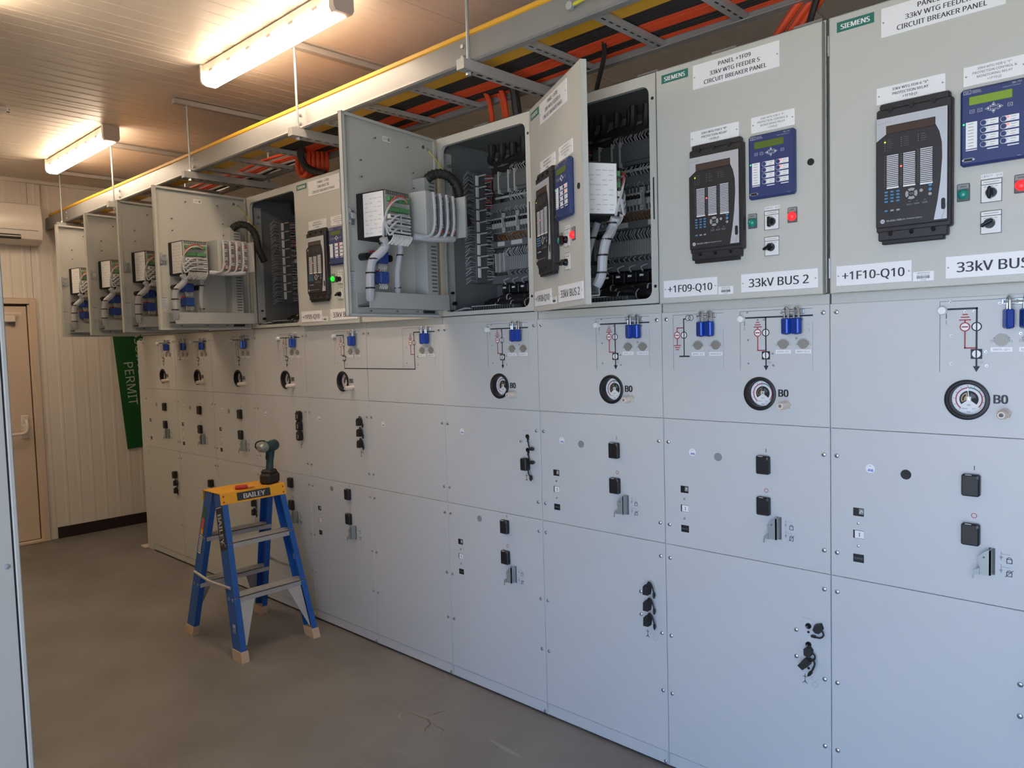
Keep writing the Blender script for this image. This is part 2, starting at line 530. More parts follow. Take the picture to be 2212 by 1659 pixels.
fl = bpy.data.objects['floor']
def scuff(pts, ws, m):
    g = MB()
    L = []
    for i, (x, y) in enumerate(pts):
        a = Vector(pts[min(i + 1, len(pts) - 1)]) - Vector(pts[max(i - 1, 0)]); a.normalize()
        L.append(((x - a.y * ws[i], y + a.x * ws[i], .0008), (x + a.y * ws[i], y - a.x * ws[i], .0008)))
    vs = [v for l in L for v in l]
    g.add(vs, [(2 * i, 2 * i + 2, 2 * i + 3, 2 * i + 1) for i in range(len(L) - 1)], m)
    struct('scuff_mark', g, fl)
scuff([(-1.685, -.362), (-1.628, -.357), (-1.60, -.352), (-1.576, -.349), (-1.538, -.369), (-1.53, -.395), (-1.526, -.409), (-1.503, -.424)], [.001, .003, .002, .005, .004, .006, .003, .001], 'scuff_brown')
scuff([(-1.60, -.33), (-1.591, -.29), (-1.583, -.265), (-1.576, -.243)], [.001, .004, .003, .001], 'scuff_brown')
scuff([(-1.55, -.36), (-1.50, -.362), (-1.455, -.364), (-1.45, -.39)], [.001, .002, .003, .001], 'scuff_brown')
scuff([(-1.258, -.292), (-1.21, -.297), (-1.152, -.303), (-1.10, -.304), (-1.063, -.305)], [.003, .008, .011, .007, .002], 'scuff_pale')
scuff([(-1.718, -.38), (-1.70, -.41), (-1.66, -.43)], [.002, .006, .002], 'scuff_pale')

# ------------------------------------------------------------------ lights
def batten(x0, x1, y, label):
    t = thing('batten_light', label, 'ceiling light', ((x0 + x1) / 2, y, ZC - .006), (0, y, ZC), 'ceiling battens')
    part('body', MB().box(x0 + .02, x1 - .02, -.04, .04, -.055, -.006, 'lamp_body', .004), t)
    prof = [(-.046, -.056), (-.047, -.075), (-.040, -.098), (-.025, -.108), (.025, -.108), (.040, -.098), (.047, -.075), (.046, -.056)]
    part('diffuser', MB().prism(prof, x0 + .012, x1 - .012, 'diffuser', axis='x'), t)
    pe = [(-.05, -.004), (.05, -.004), (.05, -.085), (.04, -.102), (-.04, -.102), (-.05, -.085)]
    for a, b in ((x1 - .012, x1 + .022), (x0 - .002, x0 + .012)):
        part('end_cap', MB().prism(pe, a, b, 'lamp_cap', axis='x'), t)
    for k in range(6):
        xx = x0 + .12 + k * (x1 - x0 - .24) / 5
        part('clip', MB().box(xx - .02, xx + .02, -.049, .049, -.062, -.05, 'lamp_cap'), t)
batten(-3.0, -1.80, -.495, 'lit ceiling batten above the cabinets, nearer of the two in full view')
batten(-5.64, -4.42, -.495, 'lit ceiling batten above the cabinets, farther one near the end wall')
batten(-2.9, -1.7, -1.56, 'lit ceiling batten beyond the upper left edge of the photo, over the aisle')
batten(-5.64, -4.42, -1.56, 'unseen ceiling batten over the aisle, added to brighten the far end')  # unseen lamp, added to bring more light to the far end
# small detector on the ceiling
dt = thing('ceiling_sensor', 'small white cylindrical sensor on the ceiling near the left edge', 'sensor', (-4.42, -1.10, ZC - .01), (-4.42, -1.10, ZC))
part('base', MB().box(-.05, .05, -.16, .03, -.035, -.004, 'ac_white', .01), dt)
part('knob', MB().cyl((.0, .045, -.02), (.0, .03, -.02), .012, 'steel'), dt)

# ------------------------------------------------------------------ switchgear, lower panels
S1, S2, ZT = 1.3203, .8558, 1.703
NAMES = {10: 'rightmost', 9: 'second from right', 8: 'third from right', 7: 'fourth from right', 6: 'fifth from right', 5: 'sixth from right', 4: 'fourth from left', 3: 'third from left', 2: 'second from left', 1: 'leftmost'}
def cover(z0, z1, fold=0.0):
    g = MB()
    g.box(.0015, .5985, 0, .012, z0 + .0008, z1 - .0008, 'panel_grey', .0015)
    return g
def holed_cover(z0, z1, cx, cz, r):
    g = MB()
    xa, xb, za, zb = .0015, .5985, z0 + .0008, z1 - .0008
    A = sorted([2 * math.pi * k / 40 for k in range(40)] + [math.atan2(z - cz, x - cx) % (2 * math.pi) for x in (xa, xb) for z in (za, zb)])
    def edge(a):
        c, q = math.cos(a), math.sin(a)
        t = min([((xb if c > 0 else xa) - cx) / c if abs(c) > 1e-9 else 9, ((zb if q > 0 else za) - cz) / q if abs(q) > 1e-9 else 9])
        return cx + c * t, cz + q * t
    n = len(A)
    vs = [(cx + r * math.cos(a), 0, cz + r * math.sin(a)) for a in A] + [(edge(a)[0], 0, edge(a)[1]) for a in A]
    vs += [(v[0], .012, v[2]) for v in vs]
    fs = []
    for i in range(n):
        j = (i + 1) % n
        fs += [(i, j, n + j, n + i), (i, i + 2 * n, j + 2 * n, j), (n + i, n + j, 3 * n + j, 3 * n + i)]
    return g.add(vs, fs, 'panel_grey')
def bolt_mesh():
    g = MB()
    g.lathe([(.0, -.0052), (.004, -.0048), (.0068, -.003), (.0076, -.0005), (.0076, .0)], (0, 0, 0), 'steel', 12)
    g.disc((0, -.0054, 0), .0022, 'dark_grey', 6)
    return g
def gauge_meshes():
    b = MB()
    b.lathe([(.0555, .0), (.0555, -.004), (.053, -.0055), (.0465, -.0055), (.044, -.003), (.0425, .012), (.042, .026)], (0, 0, 0), 'black', 36)
    d = MB()
    d.disc((0, .0225, 0), .0425, 'white', 36)
    d.ring((0, .0218, 0), .0305, .0335, 'dial_red', 92, 232, 20)
    d.ring((0, .0218, 0), .0305, .0335, 'dial_green', 38, 92, 10)
    d.ring((0, .0218, 0), .0305, .0335, 'dial_red', -42, 38, 14)
    d.ring((0, .0216, 0), .0, .0235, 'black_matt', -38, 218, 24)
    d.ring((0, .0213, 0), .006, .0195, 'brass', 105, 205, 12)
    d.ring((0, .0212, 0), .012, .0165, 'black_matt', 120, 195, 10)
    d.ring((0, .0213, 0), .008, .018, 'dark_grey', 15, 75, 8)
    d.box(-.0055, .0055, .0205, .0212, -.012, .007, 'white')
    for a in range(-40, 231, 27):
        q = R(a); c, s = math.cos(q), math.sin(q)
        d.line([(.0345 * c, .0345 * s), (.038 * c, .0385 * s)], .0009, .0216, 'ink')
    d.text('bar', .0065, 0, .0216, -.0345, 'ink')
    d.text('SF6', .006, 0, .0204, -.016, 'ink')
    d.text('relative', .0045, -.010, .0216, -.026, 'ink'); d.text('20 C', .0045, .012, .0216, -.026, 'ink')
    n = MB()
    n.line([(0.0015, -.002), (-.003, .031)], .0016, .0195, 'steel')
    n.disc((0, .0193, 0), .0032, 'steel', 10)
    return b, d, n
def gauge_text():
    g = MB()
    for k in range(5):
        for m in range(2):
            g.text('B0', .034, .4495 + k * .0007, -.0008 - .00002 * (k + 5 * m), 1.4245 + m * .0008, 'black', sx=.92)
    return g
def gland_mesh():
    g = MB()
    hexp = [(.0135 * math.cos(R(60 * k + 10)), .0135 * math.sin(R(60 * k + 10))) for k in range(6)]
    g.prism(hexp, -.012, 0, 'gland')
    g.lathe([(.0115, -.012), (.0115, -.024), (.0105, -.04), (.008, -.046), (.005, -.046), (.0045, -.03)], (0, 0, 0), 'gland', 16)
    g.disc((0, -.0315, 0), .0047, 'mid_grey', 10)
    return g
def button_mesh():
    g = MB()
    g.box(-.022, .022, -.020, 0, -.030, .030, 'black', .0035)
    g.box(-.012, .003, -.021, -.0195, .0285, .0302, 'strip')
    g.box(.014, .0205, -.0206, -.012, .018, .0285, 'dark_grey', .002)
    return g
def window_mesh(kind):
    g = MB()
    g.box(-.0155, .0155, -.001, .004, -.0125, .0125, 'black')
    if kind == 0:
        g.box(.002, .0145, -.0016, 0, -.006, .0105, 'mid_grey'); g.line([(.004, -.003), (.009, .006), (.013, .001)], .0015, -.002, 'white')
    if kind == 1:
        g.box(-.0105, .0155, -.0016, 0, -.0115, .0115, 'white'); g.box(.002, .004, -.002, 0, -.007, .006, 'ink')
    if kind == 2:
        for k in range(5):
            g.text(str((k * 3) % 10), .008, -.010 + k * .005, -.0014, 0, 'mid_grey')
    return g
def lever_mesh():
    g = MB()
    g.box(.012, .027, -.0012, .004, -.040, .034, 'dark_grey')
    pl = [(.010, .030), (.022, .034), (.022, -.036), (-.004, -.036), (-.004, -.018), (-.009, .008), (-.002, .018)]
    g.prism([(u, v) for u, v in pl], -.030, -.026, 'lever_steel')
    g.box(.018, .022, -.03, 0, -.036, .034, 'lever_steel')
    g.prism([(-.022, -.05), (-.018, -.026), (-.004, -.018), (-.004, -.036), (-.017, -.036), (-.018, -.05)], -.034, -.030, 'lever_steel')
    g.disc((.006, -.0304, .012), .003, 'dark_grey', 8)
    return g
def lockmark_mesh():
    g = MB()
    for dz in (0, -.036):
        g.line([(0, dz + .01), (0, dz - .014)], .0015, -.0006, 'ink_light'); g.line([(0, dz + .004), (.02, dz + .003)], .001, -.0006, 'ink_light')
        g.prism([(-.004, dz - .004), (.004, dz - .004), (0, dz - .013)], -.0008, -.0002, 'ink_light')
        g.line([(.013, dz - .02), (.025, dz - .02), (.025, dz - .009), (.013, dz - .009), (.013, dz - .02)], .0017, -.0006, 'ink')
        g.ring((.019, -.0006, dz - .009), .004, .0055, 'ink', 0, 180, 8)
        if dz < 0: g.line([(.010, dz - .022), (.028, dz - .003)], .0014, -.0007, 'ink')
    return g
def sticker_mesh():
    g = MB()
    g.disc((0, -.0008, 0), .0135, 'white', 18, 0)
    g.disc((-.003, -.0014, -.005), .004, 'sticker_blue', 10); g.box(.0015, .0085, -.0014, -.0008, -.009, -.0015, 'sticker_blue')
    g.box(-.003, .002, -.0013, -.0008, .007, .0085, 'ink_light')
    return g
def socket_mesh():
    g = MB()
    g.lathe([(0, -.004), (.0045, -.004), (.0055, -.0045), (.009, -.005), (.0095, -.001), (.0095, 0)], (0, 0, 0), 'black_gloss', 14)
    g.disc((0, -.003, -.02), .004, 'black', 8, 0)
    g.text('L', .011, -.024, -.0008, .006, 'ink_light')
    return g
def cap_mesh(kind):
    g = MB()
    if kind == 'plugged':       # cap on the socket with a strap looping down to its tail
        g.prism([(-.014, -.022), (.006, -.022), (.011, .004), (.006, .017), (-.003, .019), (-.013, .009)], -.028, -.002, 'black_matt')
        g.tube(spline([(.0, -.016, .017), (.008, -.018, .028), (.02, -.018, .02), (.026, -.016, -.004), (.027, -.014, -.016)], 4), .0028, 'black_matt', 6)
        g.lathe([(0, .012), (.005, .009), (.0055, -.002), (.002, -.012), (0, -.013)], (.027, -.014, -.02), 'black_matt', 8, 'z')
    if kind == 'hang':          # cap pulled off and hanging by its strap
        g.prism([(.02, -.004), (.026, .014), (.044, .02), (.05, .004), (.04, -.012), (.028, -.012)], -.02, -.002, 'black_matt')
        g.tube(spline([(.046, -.012, 0), (.052, -.012, -.014), (.042, -.012, -.026), (.024, -.01, -.028)], 4), .0028, 'black_matt', 6)
        g.lathe([(0, -.012), (.005, -.006), (.005, .004), (0, .01)], (.02, -.008, -.028), 'black_matt', 8, 'x')
    if kind == 'hang2':
        g.tube(spline([(.008, -.01, -.012), (.014, -.012, -.03), (.018, -.012, -.045), (.03, -.014, -.05)], 4), .0028, 'black_matt', 6)
        g.lathe([(0, -.014), (.008, -.006), (.008, .006), (.003, .012), (0, .016)], (.032, -.012, -.05), 'black_matt', 10, 'x')
        g.lathe([(0, -.006), (.005, -.003), (.005, .003), (0, .006)], (.008, -.008, -.010), 'black_matt', 8, 'z')
    if kind == 'block':
        g.box(-.022, .012, -.032, 0, -.026, .026, 'black', .004)
        g.tube(spline([(.008, -.02, .0), (.016, -.022, -.02), (.018, -.02, -.04), (.024, -.018, -.05)], 4), .003, 'black_matt', 6)
        g.lathe([(0, .012), (.007, .006), (.007, -.008), (0, -.016)], (.026, -.016, -.055), 'black_matt', 8, 'z')
    if kind == 'big':
        g.box(-.018, .016, -.034, 0, -.026, .026, 'black', .006)
        g.ring((.002, -.0345, 0), .008, .012, 'strip', -90, 90, 10)
        g.box(-.022, .006, -.024, -.004, .022, .03, 'black', .003)
    return g
def port_mesh():
    g = MB()
    g.disc((0, -.003, 0), .0155, 'port_grey', 20, 0)
    g.box(-.019, .019, -.0025, 0, -.0035, .0035, 'port_grey')
    g.ring((0, -.0006, 0), .0175, .0188, 'ink_light', 25, 155, 14)
    g.prism([(-.0188, .004), (-.0135, .0075), (-.0195, .009)], -.001, -.0003, 'ink_light'); g.prism([(.0188, .004), (.0135, .0075), (.0195, .009)], -.001, -.0003, 'ink_light')
    g.text('0', .011, -.0235, -.0007, -.001, 'ink_light'); g.text('I', .011, .0235, -.0007, -.001, 'ink_light')
    return g
def ground_sym(g, x, z, up, m):
    d = 1 if up else -1
    for k, w in enumerate((.026, .018, .010)):
        g.line([(x - w / 2, z + d * k * .0075), (x + w / 2, z + d * k * .0075)], .003, -.0007, m)
def circ(g, x, z, m, vert=True):
    g.disc((x, -.0014, z), .0125, 'white', 20)
    g.ring((x, -.0016, z), .0098, .0128, m, 0, 360, 24)
    if vert: g.box(x - .0017, x + .0017, -.0019, -.0015, z - .0128, z + .0128, m)
    else: g.box(x - .0075, x + .0075, -.0019, -.0015, z - .0017, z + .0017, m)
def mimic_mesh(kind):
    g = MB(); k, r = 'mimic_black', 'mimic_red'
    if kind == 'vt':                 # busbar voltage transformer branch (left-hand diagram)
        g.line([(.048, 1.497), (.048, 1.692), (.243, 1.692)], .0012, -.0006, 'seam'); g.line([(.243, 1.64), (.243, 1.5)], .0006, -.0006, 'seam')
        g.line([(.098, 1.677), (.091, 1.677), (.091, 1.547)], .004, -.001, k)
        g.line([(.074, 1.545), (.110, 1.545)], .005, -.0011, k)
        g.ring((.108, -.0008, 1.680), .0085, .0105, k, 0, 360, 20); g.ring((.120, -.0008, 1.680), .0085, .0105, k, 0, 360, 20)
        g.line([(.090, 1.646), (.064, 1.646), (.064, 1.585)], .0035, -.001, r)
        ground_sym(g, .064, 1.584, False, r)
        circ(g, .064, 1.620, r, False); circ(g, .0915, 1.620, k)
        return g
    g.line([(.304, 1.497), (.304, 1.693), (.547, 1.693)], .0012, -.0006, 'seam'); g.line([(.547, 1.65), (.547, 1.5)], .0006, -.0006, 'seam')
    for x, z in ((.33, 1.69), (.447, 1.682), (.52, 1.684), (.332, 1.598), (.332, 1.52), (.416, 1.552), (.418, 1.514), (.366, 1.663), (.388, 1.663), (.495, 1.6), (.513, 1.66)):
        g.disc((x, -.0012, z), .0038, 'steel', 8); g.disc((x + .0005, -.0022, z - .0005), .002, 'mid_grey', 6)
    # busbar
    z0 = 1.671; xv = .394
    if kind == 'feeder': g.line([(.318, z0), (.546, z0)], .005, -.001, k)
    if kind in ('end', 'tie'): g.line([(.318, z0), (xv, z0)], .005, -.001, k)
    if kind == 'riser': g.line([(.546, z0), (xv, z0)], .005, -.001, k)
    if kind != 'riser':
        g.lathe([(0, -.018), (.010, -.017), (.012, -.012), (.012, 0)], (.312, 0, 1.668), 'white', 14)
        g.line([(.320, 1.66), (.320, 1.646)], .002, -.0007, k); g.line([(.320, 1.640), (.320, 1.63)], .001, -.0007, k)
    zb = 1.512 if kind in ('feeder', 'end') else 1.491
    g.line([(xv, z0), (xv, zb)], .0045, -.001, k)
    ground_sym(g, .366, 1.640, True, r)
    g.line([(.366, 1.638), (.366, 1.563), (xv - .003, 1.563)], .0035, -.001, r)
    circ(g, .366, 1.621, r, False); circ(g, xv, 1.621, k)
    if kind != 'riser':
        g.box(xv - .0135, xv + .0135, -.0022, -.0006, 1.533, 1.560, k)
        g.disc((xv, -.003, 1.5465), .0105, 'white', 18); g.box(xv - .0016, xv + .0016, -.0036, -.002, 1.534, 1.559, k)
    if kind in ('feeder', 'end'):
        g.prism([(xv - .0085, 1.513), (xv + .0085, 1.513), (xv, 1.497)], -.0012, -.0004, k)
        g.text('-BC' if kind == 'feeder' else '-IK', .010, xv + .012, -.0007, 1.524, 'ink_light')
    if kind == 'tie': g.line([(xv, 1.491), (.6, 1.491)], .0045, -.001, k)
    if kind == 'riser': g.line([(xv, 1.491), (0, 1.491)], .0045, -.001, k)
    for xx in (.51, .535):
        g.line([(xx, 1.648), (xx, 1.64)], .0009, -.0006, 'ink_light'); g.ring((xx - .002, -.0006, 1.625), .004, .005, 'ink_light', -90, 90, 8)
    return g
def hasp_mesh():
    g = MB()
    g.box(-.032, .036, -.004, 0, -.006, .010, 'steel', .001)
    g.box(-.02, .004, -.014, -.003, -.004, .007, 'white', .002); g.cyl((-.03, -.016, .002), (.034, -.016, .002), .0028, 'steel', 8)
    g.box(-.03, -.027, -.02, 0, -.004, .008, 'steel'); g.box(.031, .034, -.02, 0, -.004, .008, 'steel')
    return g
def portlabel(txt, w=.05):
    g = MB()
    g.box(-w / 2, w / 2, -.001, 0, -.006, .006, 'plate')
    g.text(txt, .0072, 0, -.0014, 0, 'ink')
    return g
PORT = {10: ('ISF075 - Q11', 'ESF076-Q11E'), 9: ('ISF070 - Q11', 'ESF071-Q11E'), 8: ('ISF062 - Q11', 'ESF061-Q11E'), 7: ('ISF057 - Q11', 'ESF056-Q11E'), 6: ('ISF052 - Q11', 'ESF051-Q11E'), 5: ('ISF047 - Q11', 'ESF046-Q11E'), 4: ('ISF042 - Q11', 'ESF041-Q11E'), 3: ('ISF037 - Q11', 'ESF036-Q11E'), 2: ('ISF032 - Q11', 'ESF031-Q11E'), 1: ('ISF027 - Q11', 'ESF026-Q11E')}
MIM = {10: 'end', 9: 'feeder', 8: 'feeder', 7: 'feeder', 6: 'riser', 5: 'tie', 4: 'feeder', 3: 'feeder', 2: 'feeder', 1: 'feeder'}
CONF = {  # where the push buttons and the test sockets sit
    10: ('mid', 'low', ('plugged', 'plugged', 'plugged')), 9: ('mid', 'low', ('hang', None, 'both')), 8: ('mid', 'low', ('plugged',) * 3),
    7: ('low', 'mid', ('hang2', 'hang2', 'block')), 6: (None, None, ()), 5: ('low', 'mid', ('plugged',) * 3), 4: ('low', 'mid', ('big',) * 3),
    3: ('mid', 'low', ('plugged',) * 3), 2: ('mid', 'low', ('block', 'plugged', 'plugged')), 1: ('mid', 'low', ('block', 'plugged', 'plugged'))}
T = Matrix.Translation
PL = {10: 'grey switchgear panel at the right edge, under the cabinet marked 1F10', 9: 'grey switchgear panel with two mimic diagrams under the 1F09 cabinet',
      8: 'grey switchgear panel under the ajar 1F08 cabinet door', 7: 'grey switchgear panel under the open cabinet left of 1F08, sockets on its middle cover',
      6: 'grey switchgear panel without gauge or buttons, middle of the row', 5: 'grey switchgear panel whose mimic line runs on into the blank panel',
      4: 'grey switchgear panel behind the ladder top, three bulky black socket covers', 3: 'grey switchgear panel left of the drill, third from the far end',
      2: 'grey switchgear panel with two blue padlock pairs, second from the far end', 1: 'grey switchgear panel at the far end beside the green sign'}
for c in range(1, 11):
    x0 = (c - 10) * .6
    t = thing('switchgear_panel', PL[c], 'switchgear', (x0 + .3, .5, 0), (x0, 0, 0), 'switchgear panels in the row')
    part('carcass', cached('carcass', lambda: MB().box(.001, .599, .03, 1.05, .012, ZT, 'panel_grey').box(.003, .597, .006, 1.0, ZT - .002, 1.735, 'cabinet_grey').box(.001, .004, .002, .04, .012, ZT, 'panel_grey').box(.596, .599, .002, .04, .012, ZT, 'panel_grey')), t)
    part('upper_cover', cached('upper_cover|%d' % (c == 6), lambda c=c: cover(S1, ZT) if c == 6 else holed_cover(S1, ZT, .372, 1.420, .054)), t)
    part('middle_cover', cached('middle_cover', lambda: cover(S2, S1)), t)
    part('lower_cover', cached('lower_cover', lambda: cover(.062, S2)), t)
    part('plinth', cached('plinth', lambda: MB().box(.004, .594, .003, .03, .012, .0605, 'panel_grey', .001).box(.0, .6, .02, 1.0, 0, .013, 'black')), t)
    part('plinth_screw', cached('bolt', bolt_mesh), t, T((.585, .003, .022)))
    for bx in (.020, .580):
        for bz in (1.678, 1.235, .931, .806, .514, .295):
            if bx > .5 and bz == 1.235 and False: continue
            part('bolt', cached('bolt', bolt_mesh), t, T((bx, 0, bz)))
    part('mimic_diagram', cached('mimic_diagram|' + MIM[c], lambda: mimic_mesh(MIM[c])), t)
    part('hasp', cached('hasp', hasp_mesh), t, T((.486, 0, 1.683)))
    for i, px in enumerate((.452, .517)):
        part('switch_port', cached('switch_port', port_mesh), t, T((px, 0, 1.582)))
        part('port_label', portlabel(PORT[c][i]), t, T((px + (.0, -.0)[i], 0, 1.558)))
    if c in (9, 2):
        part('transformer_diagram', cached('transformer_diagram', lambda: mimic_mesh('vt')), t)
        part('hasp', cached('hasp', hasp_mesh), t, T((.182, 0, 1.683)))
        for i, px in enumerate((.146, .214)):
            part('switch_port', cached('switch_port', port_mesh), t, T((px, 0, 1.583)))
            part('port_label', portlabel(('ISF068 - Q12', 'ESF069-Q12E')[i]), t, T((px, 0, 1.553)))
    if c != 6:
        b, d, n = gauge_meshes() if 'g' not in CACHE else (None,) * 3
        if b: CACHE['g'] = (b.mesh('pressure_gauge'), d.mesh('dial'), n.mesh('needle'))
        gp = part('pressure_gauge', CACHE['g'][0], t, T((.372, -.001, 1.420)))
        part('dial', CACHE['g'][1], gp); part('needle', CACHE['g'][2], gp)
        part('gauge_mark', cached('gauge_mark', gauge_text), t)
        part('cable_gland', cached('cable_gland', gland_mesh), t, T((.462, 0, 1.386)) @ Matrix.Scale(1.12, 4))
    btn, vds, caps = CONF[c]
    zo = 0 if btn == 'mid' else -.388
    if btn:
        part('button_cover', cached('button_cover', button_mesh), t, T((.385, 0, 1.185 + zo)), 'black button cover under the I mark')
        part('button_cover', cached('button_cover', button_mesh), t, T((.385, 0, 1.048 + zo)), 'black button cover under the O mark')
        part('on_mark', cached('on_mark', lambda: MB().box(-.001, .001, -.0007, 0, -.006, .006, 'ink')), t, T((.391, 0, 1.232 + zo)))
        part('off_mark', cached('off_mark', lambda: MB().ring((0, -.0007, 0), .0055, .0072, 'mimic_red', 0, 360, 16)), t, T((.391, 0, 1.099 + zo)))
        for k, (wz, kk) in enumerate(((1.067, 0), (.998, 1), (.924, 2))):
            part('indicator_window', cached('indicator_window|%d' % kk, lambda kk=kk: window_mesh(kk)), t, T((.084, 0, wz + zo)))
        for wz in (1.032, .962):
            part('small_screw', cached('small_screw', lambda: MB().lathe([(0, -.003), (.004, -.002), (.0045, 0)], (0, 0, 0), 'steel', 8)), t, T((.083, 0, wz + zo)))
        part('locking_lever', cached('locking_lever', lever_mesh), t, T((.415, 0, .982 + zo)))
        part('lock_symbols', cached('lock_symbols', lockmark_mesh), t, T((.456, 0, 1.0 + zo)))
        hp = part('inspection_plug', cached('inspection_plug|%d' % (c == 10), lambda c=c: MB().disc((0, -.0015, 0), .0145, 'black_matt' if c == 10 else 'mid_grey', 20, 0)), t, T((.217, 0, 1.196 + zo)))
    if c != 10 or True:
        part('round_sticker', cached('round_sticker', sticker_mesh), t, T((.118, 0, 1.204)))
    if vds:
        zt = (1.208, 1.150, 1.090) if vds == 'mid' else (.675, .614, .556)
        g = MB()
        if vds == 'low':
            pass
        g.line([(-.012, -.162), (-.012, -.19)], .002, -.0006, 'ink'); g.line([(-.018, -.17), (-.006, -.17)], .002, -.0006, 'ink'); g.line([(-.019, -.192), (-.012, -.184), (-.005, -.192)], .002, -.0006, 'ink')
        g.line([(.0, -.165), (.012, -.166)], .0008, -.0006, 'ink_light'); g.line([(.0, -.172), (.014, -.174)], .0008, -.0006, 'ink_light'); g.ring((.021, -.0006, -.188), .0085, .0095, 'ink_light', 0, 360, 18)
        g.line([(-.022, .026), (.012, .022)], .001, -.0006, 'ink_light')
        part('socket_symbols', g, t, T((.529 + (.02 if c == 10 else 0), 0, zt[0])))
        so = .014 if c == 10 else 0
        for dz in (-.022, -.110):
            part('bolt', cached('bolt', bolt_mesh), t, T((.489 + so, 0, zt[0] + dz)))
        for z, kd in zip(zt, caps):
            part('test_socket', cached('test_socket', socket_mesh), t, T((.529 + so, 0, z)))
            if kd == 'both':
                part('plug_cap', cached('plug_cap|plugged', lambda: cap_mesh('plugged')), t, T((.527, 0, z)) @ Matrix.Rotation(R(35), 4, 'Y'))
                part('plug_cap', cached('plug_cap|hang', lambda: cap_mesh('hang')), t, T((.500, 0, z + .024)) @ Matrix.Rotation(R(-20), 4, 'Y'))
            elif kd:
                part('plug_cap', cached('plug_cap|' + kd, lambda kd=kd: cap_mesh(kd)), t, T((.529 + so, 0, z)))
# end cover of the row
solo('end_cover', MB().box(-5.52, -5.401, .004, 1.05, 0, 1.70, 'panel_grey', .002), 'narrow grey end cover closing the far left end of the switchgear row', 'cover')
solo('floor_wedge', MB().box(-5.62, -5.53, -.02, .3, 0, .012, 'gland', .003), 'small pale plate on the floor at the far end of the switchgear', 'plate')

# padlocks
def padlock(x, z, rz, label, ry=0):
    t = thing('padlock', label, 'padlock', (x, -.016, z), None, 'blue padlocks on the hasps')
    t.rotation_euler = (0, R(ry), R(rz))
    part('body', cached('padlock_body', lambda: MB().box(-.0155, .0155, -.010, .010, -.078, -.027, 'padlock_blue', .0035).box(-.004, .004, -.004, .004, -.0795, -.077, 'dark_grey')), t)
    def sh():
        g = MB()
        g.tube([(-.010, 0, -.03)] + arc((0, 0, -.004), .010, 180, 0, 10) + [(.010, 0, -.03)], .0033, 'steel', 8)
        return g
    part('shackle', cached('shackle', sh), t)
PWHERE = {10: 'the rightmost panel', 9: 'the right-hand hasp under 1F09', 8: 'the panel under 1F08', 7: 'the panel under the open cabinet left of 1F08', 6: 'the blank panel without gauge', 5: 'the panel under 1F05', 4: 'the panel behind the drill', 3: 'the third panel from the far end', 2: 'the right-hand hasp, second panel from far end', 1: 'the far end panel'}
for c in range(1, 11):
    x0 = (c - 10) * .6
    a, b = (.470, .508) if c == 10 else (.469, .5015)
    padlock(x0 + a, 1.692, -30 if c != 10 else -62, 'left blue padlock on ' + PWHERE[c], 0)
    padlock(x0 + b, 1.692, -22 if c != 10 else -60, 'right blue padlock on ' + PWHERE[c], 0)
for c, w in ((9, 'the left-hand hasp under 1F09'), (2, 'the left-hand hasp, second panel from far end')):
    x0 = (c - 10) * .6
    padlock(x0 + .166, 1.692, -26, 'left blue padlock on ' + w)
    padlock(x0 + .198, 1.692, -18, 'right blue padlock on ' + w)

# ------------------------------------------------------------------ relay cabinets on top
LZ0, LZ1 = 1.737, 2.557
def rrect(x0, x1, z0, z1, r, n=5):
    out = []
    for cx, cz, a in ((x1 - r, z1 - r, 0), (x0 + r, z1 - r, 90), (x0 + r, z0 + r, 180), (x1 - r, z0 + r, 270)):
        for k in range(n + 1):
            q = R(a + 90 * k / n)
            out.append((cx + r * math.cos(q), cz + r * math.sin(q)))
    return out
def enclosure():
    g = MB()
    x0, x1 = .003, .597
    m = 'cabinet_grey'
    inner = rrect(.04, .566, 1.757, 2.517, .03)
    outer = []
    n = 6
    for i, (a, b) in enumerate(((x1, LZ1), (x0, LZ1), (x0, LZ0), (x1, LZ0))):
        outer += [(a, b)] * n
    N = len(inner)
    vs = [(a, -.007, b) for a, b in inner] + [(a, -.007, b) for a, b in outer] + [(a, .012, b) for a, b in inner]
    fs = []
    for i in range(N):
        j = (i + 1) % N
        if outer[i] == outer[j]:
            fs.append((i, j, N + i))
        else:
            fs.append((i, j, N + j, N + i))
        fs.append((i, i + 2 * N, j + 2 * N, j))
    g.add(vs, fs, m)
    shade_mat = 'shaded_inner_grey'  # thin sheets over the inner walls carry the painted-in shade
    for q in ((x0 + .0022, x0 + .004, .0, .377, LZ0 + .002, LZ1 - .002), (x1 - .004, x1 - .0022, .0, .377, LZ0 + .002, LZ1 - .002), (x0 + .003, x1 - .003, 0, .377, LZ1 - .004, LZ1 - .0022), (x0 + .003, x1 - .003, .376, .3775, LZ0, LZ1)): g.box(*q, shade_mat)
    g.box(x0, x0 + .002, -.007, .38, LZ0, LZ1, m).box(x1 - .002, x1, -.007, .38, LZ0, LZ1, m)
    g.box(x0, x1, -.007, .38, LZ1 - .002, LZ1, m).box(x0, x1, -.007, .38, LZ0, LZ0 + .002, m).box(x0, x1, .378, .38, LZ0, LZ1, m)
    for xx in (.589,):
        for zz in (2.468, 1.80):
            g.disc((xx - .008, -.0078, zz), .006, 'black', 10)
    g.box(.578, .583, -.0078, -.006, 2.04, 2.19, 'black')
    return g
